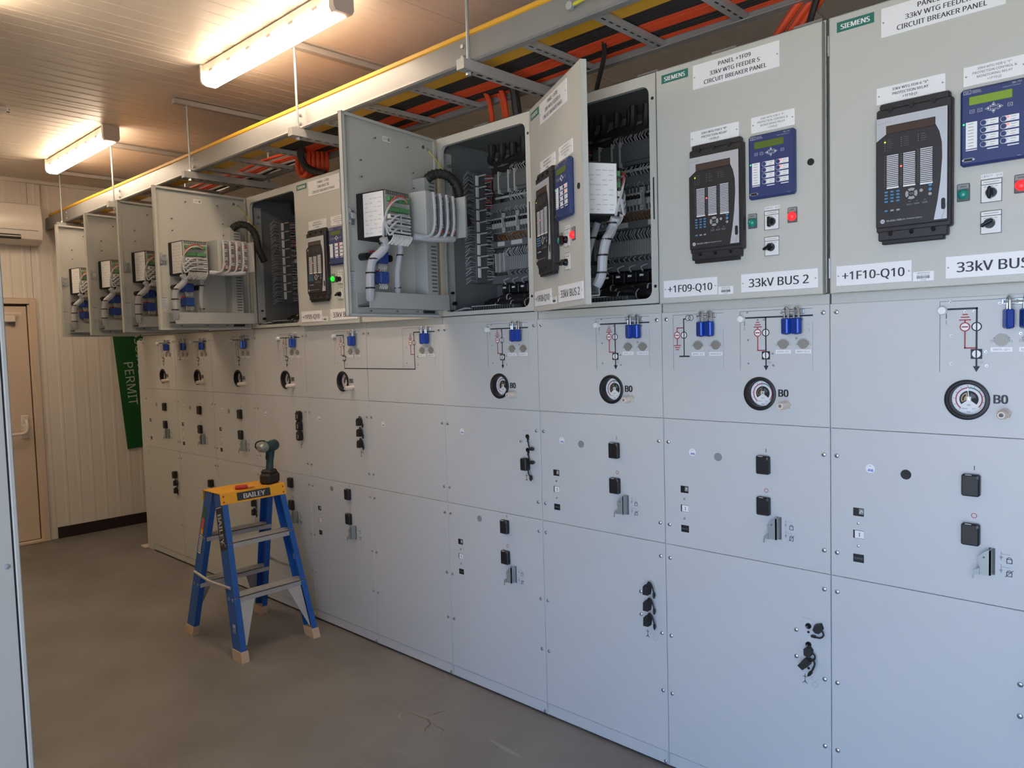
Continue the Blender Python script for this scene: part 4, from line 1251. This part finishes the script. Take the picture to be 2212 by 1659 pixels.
ANG = {1: 81, 2: 80.3, 3: 81, 4: 85, 7: 81, 8: 31}
PLATE = {10: ('PANEL +1F10', '33kV WTG FEEDER 6', 'CIRCUIT BREAKER PANEL'), 9: ('PANEL +1F09', '33kV WTG FEEDER 5', 'CIRCUIT BREAKER PANEL'), 8: ('PANEL +1F08', '33kV WTG FEEDER 4', 'CIRCUIT BREAKER PANEL'), 5: ('PANEL +1F05', '33kV BUS TIE', 'CIRCUIT BREAKER PANEL')}
CL = {10: 'grey relay cabinet with closed door marked +1F10-Q10', 9: 'grey relay cabinet with closed door marked +1F09-Q10', 8: 'grey relay cabinet with ajar door marked +1F08-Q10, black relay outside',
      7: 'grey relay cabinet left of 1F08, door swung open showing wiring', 6: 'grey relay cabinet with closed door, mostly hidden behind an open door', 5: 'grey relay cabinet with closed door marked +1F05-Q10, green lamp lit',
      4: 'grey relay cabinet left of 1F05, door open with grey looms inside', 3: 'grey relay cabinet with open door, third from the far end', 2: 'grey relay cabinet with open door, second from the far end', 1: 'grey relay cabinet at the far end of the row, door open'}
for c in range(1, 11):
    x0 = (c - 10) * .6
    t = thing('relay_cabinet', CL[c], 'cabinet', (x0 + .3, .19, LZ0), (x0, 0, 0), 'relay cabinets along the row')
    part('enclosure', ENC, t)
    part('roof_screw', MB().cyl((.05, .02, LZ1), (.05, .02, LZ1 + .006), .005, 'steel', 8).cyl((.35, .02, LZ1), (.35, .02, LZ1 + .006), .005, 'steel', 8), t)
    for xx in (.21, .50):
        part('roof_bracket', cached('roof_bracket', lambda: MB().box(-.045, .045, -.03, .03, 0, .004, 'galv').box(-.045, .045, -.03, -.026, 0, .045, 'galv').cyl((.02, -.03, .028), (.02, -.04, .028), .008, 'steel', 8)), t, T((xx, .12, LZ1)))
    a = ANG.get(c, 0)
    D = T((.012, -.030, 0)) @ Matrix.Rotation(R(-a), 4, 'Z') @ T((-.012, 0, 0))
    part('door', DOORM, t, D)
    part('hinge', cached('hinge', lambda: MB().cyl((0, 0, 1.78), (0, 0, 1.84), .006, 'steel', 8).cyl((0, 0, 2.44), (0, 0, 2.50), .006, 'steel', 8)), t, T((.008, -.018, 0)))
    if a == 0 or c == 8:
        if c != 6:
            part('maker_plate', SIE, t, D)
            part('nameplate', nameplate(.158, .461, 2.447, 2.528, PLATE[c], .0185), t, D, 'white three line nameplate at the top')
            num = {10: '6', 9: '5', 8: '4', 5: '1'}[c]
            feed = ('33kV WTG FDR %s ' % num) if c != 5 else '33kV BUS TIE '
            part('nameplate', nameplate(.146, .323, 2.261, 2.309, (feed + '"X"', 'PROTECTION RELAY', '+1F%02d-J1' % c), .0098), t, D, 'white nameplate above the black relay')
            part('nameplate', nameplate(.365, .508, 2.259, 2.310, (feed + '"Y"', 'PROTECTION CONTROL &', 'MONITORING RELAY', '+1F%02d-J2' % c), .0082), t, D, 'white nameplate above the blue relay')
            part('nameplate', nameplate(.031, .240, 1.754, 1.814, ('+1F%02d-Q10' % c,), .034, sx=1.0), t, D, 'white nameplate at the lower left')
            part('nameplate', nameplate(.325, .577, 1.754, 1.814, ('33kV BUS ' + ('1' if c == 5 else '2'),), .037, sx=1.0), t, D, 'white bus nameplate at the lower right')
            part('barcode_label', barcode(c), t, D)
            part('lock', LOCK, t, D)
            r = part('protection_relay', GEM[0], t, D, 'black protection relay with silver surround')
            for mnm, me in zip(('silver_surround', 'display', 'label_column', 'label_column', 'label_column', 'status_lights', 'keypad', 'navigation_pad', 'control_buttons', 'maker_mark'), GEM[1:]):
                part(mnm, me, r)
            r = part('feeder_relay', SELM['body'], t, D, 'blue feeder relay with small display')
            part('maker_mark', SELM['logo'], r); part('display', SELM['lcd2' if c == 10 else 'lcd'], r); part('navigation_keys', SELM['nav'], r); part('label_panel', SELM['lab'], r); part('serial_port', SELM['port'], r)
            for me in SELM['tags']: part('button_label', me, r)
            for me in SELM['btn']: part('push_button', me, r)
            r = part('indicator_lamp', LB, t, D @ T((.367, 0, 1.977)), 'lamp with green lens'); part('lens', LL['lens_green_lit' if c == 5 else 'lens_green'], r)
            r = part('indicator_lamp', LB, t, D @ T((.498, 0, 1.980)), 'lamp with glowing red lens'); part('lens', LL['lens_red_lit'], r)
            part('device_tag', tagmesh('CBF0%02d - Q10' % (27 + 5 * c)), t, D)
            r = part('selector_switch', SWP, t, D @ T((.432, 0, 1.976))); part('knob', SWK, r)
            r = part('selector_switch', SWP, t, D @ T((.432, 0, 1.894)), 'selector switch with its handle turned down to the left'); part('knob', SWK, r, Matrix.Rotation(R(62), 4, 'Y'))
    if a:
        r = part('relay_back', RSM[0], t, D, 'black back of the blue relay')
        part('terminal_label', RSM[1], r); part('back_plate', RSM[2], r)
        for me in RSM[3]: part('terminal_row', me, r)
        part('connector', RSM[4], r); part('wires', RSM[5], r); part('wires', RSM[6], r)
        r = part('relay_chassis', RBM[0], t, D)
        for me in RBM[1]: part('terminal_column', me, r)
        for me in RBM[2]: part('wires', me, r)
        for n, me, l in INP:
            part(n, me, t, D, l)
        if c in (1, 2, 3): part('lamp_glow', REDGLOW, t, D)
    if c in (4, 7, 8):
        for n, me, l in INT:
            part(n, me, t, None, l)

# ------------------------------------------------------------------ cable tray and cables
TX0, TX1 = -6.48, 2.6
tr = thing('cable_tray', 'long galvanised ladder tray hung above the relay cabinets', 'cable tray', (-2, -.11, 2.672), (0, 0, 0))
near = [(-.33, 2.672), (-.30, 2.672), (-.30, 2.676), (-.322, 2.680), (-.326, 2.69), (-.326, 2.758), (-.320, 2.766), (-.305, 2.768), (-.305, 2.774), (-.325, 2.774), (-.331, 2.764), (-.331, 2.69), (-.336, 2.678)]
part('side_rail', MB().prism(near, TX0, TX1, 'rail_grey', axis='x'), tr)
far = [(-.22 - u, v) for u, v in near]
part('side_rail', MB().prism(far, TX0, TX1, 'rail_grey', axis='x'), tr)
rung = MB()
rung.prism([(-.02, 2.680), (.02, 2.680), (.02, 2.700), (.017, 2.700), (.017, 2.683), (-.017, 2.683), (-.017, 2.700), (-.02, 2.700)], -.325, .105, 'galv', axis='y')
for k in range(9): rung.box(.002, .009, -.27 + k * .042, -.248 + k * .042, 2.6795, 2.6803, 'black')
rm = rung.mesh('rung')
k = -9
for k in range(-9, 18):
    part('rung', rm, tr, T((-.648 - .323 * k, 0, 0)))
bm_ = MB().lathe([(0, -.338), (.008, -.337), (.009, -.332), (.009, -.330)], (0, 0, 0), 'zinc', 10).mesh('rail_bolt')
for xx in (-1.28, -2.44, -3.62, -4.80, -5.95, -.30):
    for zz in (2.742, 2.70):
        part('rail_bolt', bm_, tr, T((xx + .03, 0, zz)))
solo('yellow_duct', MB().box(TX0 + .05, 2.4, -.298, -.166, 2.702, 2.768, 'yellow_duct', .004).box(TX0 + .05, 2.4, -.319, -.298, 2.778, 2.803, 'yellow_duct', .006), 'yellow cable duct lying along the near side of the tray', 'duct')
HL = ['nearest hanger at the tall ajar door', 'hanger just left of the nearer batten', 'hanger at the long ceiling channel left of the battens', 'hanger below the near end of the farther batten', 'hanger closest to the air conditioner']
for i, xx in enumerate((-1.2, -2.40, -3.60, -4.83, -5.97)):
    h = thing('tray_hanger', 'threaded rod tray hanger, ' + HL[i], 'hanger', (xx, -.10, 2.63), (xx, 0, 0), 'tray hangers')
    part('ceiling_channel', MB().box(-.02, .02, -.43, .40, 3.052, ZC - .007, 'galv', .002), h)
    for yy in (-.352, .16):
        part('threaded_rod', MB().cyl((0, yy, 2.615), (0, yy, 3.055), .006, 'zinc', 8), h)
        part('nut', MB().cyl((0, yy, 2.668), (0, yy, 2.680), .011, 'steel', 6).cyl((0, yy, 2.616), (0, yy, 2.628), .011, 'steel', 6), h)
    g = MB().prism([(-.02, 2.630), (.02, 2.630), (.02, 2.668), (-.02, 2.668)], -.395, .21, 'galv', axis='y')
    for k in range(11): g.box(-.006, .006, -.36 + k * .052, -.332 + k * .052, 2.6294, 2.6302, 'black'); 
    part('support_channel', g, h)
# cables laid in the tray
def run(y, z, r, m, label, group, amp=.006, x1=2.4, seed=0, x0=-2.86):
    random.seed(seed)
    ph = random.uniform(0, 6)
    x0 -= random.Random(y * 997 + z).uniform(0, .16) if x0 > -3 else 0
    pts = [(x0 + (x1 - x0) * k / 40, y + amp * math.sin(k * .55 + ph), z + r + .003 * math.sin(k * .8 + ph)) for k in range(41)]
    solo('cable_run', MB().tube(pts, r, m, 8), label, 'cable', group)
ORD = ['first', 'second', 'third', 'fourth', 'fifth', 'sixth']
for k in range(4): run(-.146 + k * .0232, 2.7015, .0112, 'black_cable', ORD[k] + ' black cable in the tray counted from the yellow duct', 'black cables in the tray', .0006, seed=1)
for k in range(4): run(-.054 + k * .0205, 2.7015, .0098, 'orange_cable', ORD[k] + ' cable of the wide orange band in the tray, counted from the aisle', 'orange cables in the tray', .0006, seed=1)
for k in range(3): run(.0265 + k * .0185, 2.7015, .0088, 'black_cable', ORD[k] + ' black cable between the two orange bands in the tray', 'black cables in the tray', .0006, seed=1)
for k in range(2): run(.0815 + k * .0165, 2.7015, .0078, 'orange_cable', ('outer', 'inner')[1 - k] + ' cable of the narrow orange band along the far tray rail', 'orange cables in the tray', .0006, seed=1)
for k in range(3): run(-.135 + k * .03, 2.7255, .0115, 'black_cable', ORD[k] + ' black cable of the upper layer in the tray', 'black cables in the tray', .004, seed=3)
for k in range(4): run(-.030 + k * .03, 2.7255, .0115, 'orange_cable', ORD[k] + ' orange cable of the upper layer in the tray', 'orange cables in the tray', .004, seed=3)
for k, (yy, m) in enumerate(((-.06, 'orange_cable'), (-.035, 'white_wire'), (.0, 'orange_cable'), (.03, 'orange_cable'), (.06, 'white_wire'), (.085, 'black_cable'))):
    nm = {'orange_cable': 'orange', 'white_wire': 'pale grey', 'black_cable': 'black'}[m]
    run(yy, 2.7015, .009, m, 'loose %s cable in the far part of the tray, %s from the aisle' % (nm, ORD[k]), 'loose cables in the far part of the tray', .008, -2.9, 5, TX0 + .1)
# drops into the cabinets
def drop(name, paths, r, m, label, group):
    g = MB()
    for p in paths: g.tube(spline(p, 6), r, m, 8)
    return solo(name, g, label, 'cable', group)
for j, (xx, yy) in enumerate(((-1.50, .05), (-1.46, .09), (-1.42, .06), (-1.38, .10))):
    drop('cable_drop', [[(xx - .10, yy - .05, 2.73), (xx - .03, yy - .02, 2.735), (xx, yy, 2.69), (xx + .01, yy + .01, 2.62), (xx + .012, yy + .012, LZ1)]], .011, 'orange_cable', ('leftmost', 'second from left', 'third from left', 'rightmost')[j] + ' orange cable bending down behind the ajar door top', 'orange drops by the ajar door')
drop('cable_drop', [[(-1.38, -.02, 2.73), (-1.34, 0, 2.73), (-1.325, .03, 2.68), (-1.32, .04, 2.6), (-1.32, .05, LZ1)]], .02, 'black_cable', 'thick black cable bending down beside the orange ones by the ajar door', None)
drop('cable_drop', [[(-.80, -.05, 2.725), (-.83, 0, 2.68), (-.90, .05, 2.60), (-.93, .07, LZ1)]], .009, 'black_cable', 'thin black cable slanting from the tray right of the ajar door', None)
for j, (xx, yy) in enumerate(((-.26, .09), (-.23, .11), (-.19, .10))):
    drop('cable_drop', [[(xx + .30, yy - .02, 2.74), (xx + .18, yy, 2.71), (xx + .06, yy + .03, 2.62), (xx, yy + .05, LZ1)]], .013, 'orange_cable', ('left', 'middle', 'right')[j] + ' orange cable slanting down to the 1F09 cabinet roof', 'orange drops above the 1F09 cabinet')
drop('cable_drop', [[(-.02, .05, 2.72), (-.06, .08, 2.68), (-.11, .12, 2.6), (-.13, .14, LZ1)]], .011, 'black_cable', 'black cable slanting from the tray behind the orange drops above 1F09', None)
# slack loops above the 1F05 cabinet
for j in range(5):
    cx, cy, cz = -2.93 + j * .012, -.02 + j * .022, 2.655
    pts = [(cx + .085 * math.cos(a) , cy + .03 * math.sin(a * .5), cz + .075 * math.sin(a)) for a in [2 * math.pi * k / 24 for k in range(24)]]
    g = MB().tube(pts, .0115, 'orange_cable', 8, closed=True)
    solo('cable_loop', g, ORD[j] + ' orange slack loop above the 1F05 cabinet, counted from the aisle', 'cable', 'orange slack loops')
drop('cable_drop', [[(-2.80, -.05, 2.74), (-2.84, -.06, 2.71), (-2.87, -.05, 2.66), (-2.84, -.02, 2.60), (-2.76, .03, LZ1 + .012)]], .02, 'black_cable', 'thick black cable curling around the orange slack loops', None)
# earth lead on the outside of the near rail
drop('earth_lead', [[(-.70, -.345, 2.720), (-.66, -.348, 2.722), (-.56, -.35, 2.732), (-.40, -.35, 2.742), (-.2, -.35, 2.745), (.2, -.35, 2.745)]], .006, 'earth_yellow', 'yellow earth lead bolted to the near tray rail at the top', None)
solo('cable_lug', MB().cyl((-.715, -.338, 2.72), (-.715, -.352, 2.72), .014, 'zinc', 10).box(-.715, -.69, -.348, -.342, 2.714, 2.726, 'zinc'), 'round metal lug on the tray rail at the end of the yellow lead', 'lug')

# ------------------------------------------------------------------ cabinet at the left edge
lc = thing('tall_cabinet', 'tall grey cabinet end cut off by the left edge of the photo', 'cabinet', (-1.9, -2.4, 0))
FR = T((1.9, 2.4, 0)); FRAME[lc] = FR
part('side_panel', MB().box(-.902, -.9, -2.80, -1.9745, .02, 2.3, 'end_grey'), lc)
part('corner_post', MB().box(-3.2, -.898, -1.9705, -1.961, .02, 2.3, 'end_grey', .002), lc)
part('seam', MB().box(-.905, -.902, -1.975, -1.970, .02, 2.3, 'black'), lc)
part('body', MB().box(-3.2, -.906, -2.80, -1.9715, 0, 2.3, 'cabinet_grey'), lc)
for zz in (.35, 1.19, 2.0):
    part('screw', MB().lathe([(0, .004), (.004, .0035), (.006, 0)], (-.9, -1.9855, zz), 'steel', 10, 'x'), lc)

# ------------------------------------------------------------------ step ladder
LX, LYc = -3.09, -.365
ld = thing('step_ladder', 'blue double sided step ladder with yellow top in front of the switchgear', 'ladder', (LX, LYc, 0))
TOPZ, CAPH = .847, .062
HXT, HXB = .093, .335       # half spread in x, top / bottom
HYT, HYB = .170, .228
def rail_poly(sx, sy, hx, hy):
    # C channel, web outside (towards sy), flanges inwards
    w, fl, th = .034, .031, .005
    x0, x1 = hx - w, hx + w * .0
    xs = (sx * (hx - .088), sx * hx)
    o = sy * hy
    return [(xs[0], o), (xs[1], o), (xs[1], o - sy * fl), (xs[1] - sx * th, o - sy * fl), (xs[1] - sx * th, o - sy * th), (xs[0] + sx * th, o - sy * th), (xs[0] + sx * th, o - sy * fl), (xs[0], o - sy * fl)]
def lerp(a, b, t): return a + (b - a) * t
def leg_at(z):
    t = (TOPZ - z) / TOPZ
    return lerp(HXT, HXB, t), lerp(HYT + .012, HYB, t)
def loft(p0, p1, z0, z1, m):
    n = len(p0); g = MB()
    vs = [(a, b, z0) for a, b in p0] + [(a, b, z1) for a, b in p1]
    g.add(vs, [(i, (i + 1) % n, n + (i + 1) % n, n + i) for i in range(n)] + [tuple(range(n)), tuple(range(2 * n - 1, n - 1, -1))], m)
    return g
cap = MB().box(-.102, .102, -.192, .192, TOPZ - .006, TOPZ, 'ladder_yellow', .002)
for s in (-1, 1):
    cap.prism([(s * .098, TOPZ), (s * .102, TOPZ - .003), (s * .112, TOPZ - CAPH), (s * .106, TOPZ - CAPH)], -.192, .192, 'ladder_yellow', axis='y', M=None)
def capface(g):      # front apron, facing +X
    pass
part('top_cap', cap, ld)
g = MB()
def on_face(s, size, y, z, m, sx=1.0, grow=0):
    vs, fs = text_geo(s)
    out = []
    for v in vs:
        yy = y + v[0] * size * sx; zz = z + v[1] * size
        out.append((.102 + (TOPZ - zz) * .161 + .0022 + grow, yy, zz))
    g.add(out, fs, m)
lb = [(-.095, -.046), (.095, -.046), (.095, -.012), (-.095, -.012)]
g.add([(.102 + (-b) * .161 + .0012, a, TOPZ + b) for a, b in ((-.1, -.052), (.095, -.052), (.095, -.010), (-.1, -.010))], [(0, 1, 2, 3)], 'ink')
for d in (-.002, -.001, 0, .001, .002): on_face('BAILEY', .0385, -.002 + d, TOPZ - .031, 'plate', 1.08)
part('brand_label', g, ld)
for yy in (-.175, .175):
    for zz in (-.018, -.048):
        part('rivet', MB().lathe([(0, .004), (.004, .003), (.005, 0)], (.102 - zz * .161, yy, TOPZ + zz), 'driver_red', 8, 'x'), ld)
feet_z = .052
for sx in (-1, 1):
    for sy in (-1, 1):
        a, b = leg_at(TOPZ - .01); c_, d_ = leg_at(feet_z - .005)
        part('rail', loft(rail_poly(sx, sy, c_, d_), rail_poly(sx, sy, a, b), feet_z - .005, TOPZ - .01, 'ladder_blue'), ld)
        a, b = leg_at(feet_z); c_, d_ = leg_at(0)
        def fp(hx, hy): return [(sx * (hx - .092), sy * (hy + .004)), (sx * (hx + .005), sy * (hy + .004)), (sx * (hx + .005), sy * (hy - .038)), (sx * (hx - .092), sy * (hy - .036))]
        part('rubber_foot', loft(fp(c_, d_), fp(a, b), 0, feet_z, 'foot_rubber'), ld)
    for i, z in enumerate((.590, .318)):
        hx, hy = leg_at(z)
        g = MB()
        x1 = sx * (hx + .002); x0_ = sx * (hx - .086)
        g.box(x0_, x1, -(hy - .003), hy - .003, z - .006, z, 'alloy', .001)
        g.box(x1 - sx * .003, x1, -(hy - .003), hy - .003, z - .03, z, 'alloy').box(x0_, x0_ + sx * .003, -(hy - .003), hy - .003, z - .03, z, 'alloy')
        for k in range(4): g.box(x0_ + sx * (.012 + k * .016), x0_ + sx * (.018 + k * .016), -(hy - .006), hy - .006, z, z + .0015, 'alloy')
        part('step', g, ld)
        if i == 1:
            for sy in (-1, 1):
                hb, yb = leg_at(.10)
                vs = []
                for off in (0, .003):
                    vs += [(sx * (hx - off), sy * (hy - .034), z - .028), (sx * (hx - off), sy * (hy - .115), z - .028), (sx * (hb - off), sy * (yb - .040), .075), (sx * (hb - off), sy * (yb - .034), .075)]
                g = MB().add(vs, [(0, 1, 2, 3), (7, 6, 5, 4), (0, 4, 5, 1), (1, 5, 6, 2), (2, 6, 7, 3), (3, 7, 4, 0)], 'alloy')
                part('gusset', g, ld)
for sy in (-1, 1):
    hx, hy = leg_at(.37)
    part('spreader', MB().tube(spline([(-hx + .01, sy * (hy + .004), .372), (-.06, sy * (hy + .006), .357), (.0, sy * (hy + .006), .355), (hx - .02, sy * (hy + .004), .362)], 4), .008, 'alloy', 6), ld)
for sx in (-1, 1):
    for z in (.575, .302):
        hx, hy = leg_at(z)
        for q in (.022, .062):
            part('rivet', MB().lathe([(.0045, -.0015), (.0085, -.001), (.0085, .001), (.0045, .001)], (sx * (hx - q), -hy - .0005, z), 'alloy', 10), ld)
# lettering and warning stickers on the legs facing the aisle
g = MB()
def leg_frame(sx, z):
    hx, hy = leg_at(z); return sx * hx, -hy
vs = []
for z in (.535, .785):
    x, y = leg_frame(1, z); vs.append((x, y, z))
(xa, ya, za), (xb, yb, zb) = vs
U = Vector((xa - xb, ya - yb, za - zb)).normalized()     # reading direction: downwards
V = Vector((1, 0, 0)); V = (V - U * V.dot(U)).normalized()
N_ = U.cross(V); N_ = -N_ if N_.y > 0 else N_
O = Vector((xb, yb, zb)) - V * .044 + N_ * .0015
def legpoly(pts, m, off=0): g.add([tuple(O + U * a + V * b + N_ * off) for a, b in pts], [tuple(range(len(pts)))], m)
legpoly([(0, -.036), (.235, -.036), (.235, .036), (0, .036)], 'ink')
legpoly([(.009, -.031), (.005, -.031), (.005, .031), (.009, .031)], 'plate', .0004)
vsT, fsT = text_geo('BAILEY')
for dd in (-.002, -.001, 0, .001, .002):
    g.add([tuple(O + U * (.120 + v[0] * .052 * 1.02 + dd) + V * (-.002 + v[1] * .060) + N_ * .0008) for v in vsT], fsT, 'plate')
part('leg_lettering', g, ld)
g = MB()
(xa, ya), (xb, yb) = leg_frame(-1, .45), leg_frame(-1, .76)
U = Vector((xa - xb, ya - yb, .45 - .76)).normalized(); V = Vector((1, 0, 0)); V = (V - U * V.dot(U)).normalized(); N_ = U.cross(V); N_ = -N_ if N_.y > 0 else N_
O = Vector((xb, yb, .76)) + V * .040 + N_ * .0015
for a0, a1, m in ((0, .07, 'sticker_green'), (.07, .135, 'sticker_orange'), (.135, .165, 'ladder_yellow'), (.17, .28, 'plate')):
    legpoly([(a0, -.026), (a1, -.026), (a1, .004), (a0, .004)], m)
for k in range(9): legpoly([(.178 + k * .011, -.022), (.183 + k * .011, -.022), (.183 + k * .011, 0), (.178 + k * .011, 0)], 'ink', .0005)
part('warning_sticker', g, ld)
g = MB()
x, y = leg_frame(1, .17)
g.box(x - .052, x - .025, y - .0018, y - .001, .13, .18, 'strip').box(x - .05, x - .027, y - .0022, y - .0018, .135, .165, 'mid_grey')
part('rating_label', g, ld)
hx, hy = leg_at(.43)
part('silver_sticker', MB().box(hx - .07, hx - .008, hy - .0062, hy - .0052, .415, .445, 'zinc'), ld)

# ------------------------------------------------------------------ tools on the ladder
dr = thing('cordless_drill', 'dark green cordless drill standing on the yellow ladder top', 'drill', (-3.045, -.232, TOPZ))
dr.rotation_euler = (0, 0, R(116))
g = MB().box(-.058, .050, -.036, .036, 0, .062, 'battery', .012).box(-.045, .030, -.034, .034, .055, .082, 'battery', .010)
part('battery', g, dr)
g = MB()
hp = spline([(-.002, 0, .07), (.002, 0, .11), (.008, 0, .15), (.010, 0, .185)], 5)
g.tube(hp, [.024, .023, .022, .021, .0205, .020, .020, .020, .0205, .021, .022, .023, .024, .025, .026, .026][:len(hp)], 'drill_teal', 12)
part('handle', g, dr)
g = MB()
g.lathe([(0, .062), (.022, .058), (.031, .045), (.033, .02), (.032, -.02), (.028, -.045), (.024, -.058)], (.012, 0, .212), 'drill_teal', 16, 'x').box(-.02, .06, -.012, .012, .225, .2455, 'drill_silver', .006)
part('motor_housing', g, dr)
g = MB().lathe([(.026, -.044), (.030, -.055), (.030, -.07), (.024, -.088), (.012, -.098), (0, -.098)], (.012, 0, .212), 'drill_silver', 16, 'x')
part('chuck', g, dr)
part('belt_clip', MB().tube(spline([(-.055, .028, .195), (-.07, .036, .215), (-.07, .03, .24), (-.06, .005, .25), (-.05, -.015, .247)], 5), .004, 'black', 6), dr)
part('trigger', MB().box(-.028, -.012, -.008, .008, .135, .165, 'black', .004), dr)
sdv = thing('screwdriver', 'red and orange insulated screwdriver lying on the yellow ladder top', 'screwdriver', (-3.0, -.40, TOPZ))
sdv.rotation_euler = (0, 0, R(68))
part('handle', MB().lathe([(0, -.062), (.009, -.060), (.012, -.05), (.0125, -.02), (.0115, .0), (.0085, .008)], (0, 0, .0125), 'driver_red', 12, 'x'), sdv)
part('collar', MB().lathe([(.0085, .006), (.0105, .012), (.0105, .022), (.0075, .03), (.0078, .04), (.005, .046), (.003, .046)], (0, 0, .0125), 'driver_orange', 12, 'x'), sdv)
part('end_cap', MB().lathe([(0, -.068), (.007, -.066), (.0095, -.059)], (0, 0, .0125), 'driver_orange', 10, 'x'), sdv)
part('shaft', MB().cyl((.044, 0, .0115), (.135, 0, .005), .003, 'driver_orange', 8), sdv)

bpy.context.view_layer.update()
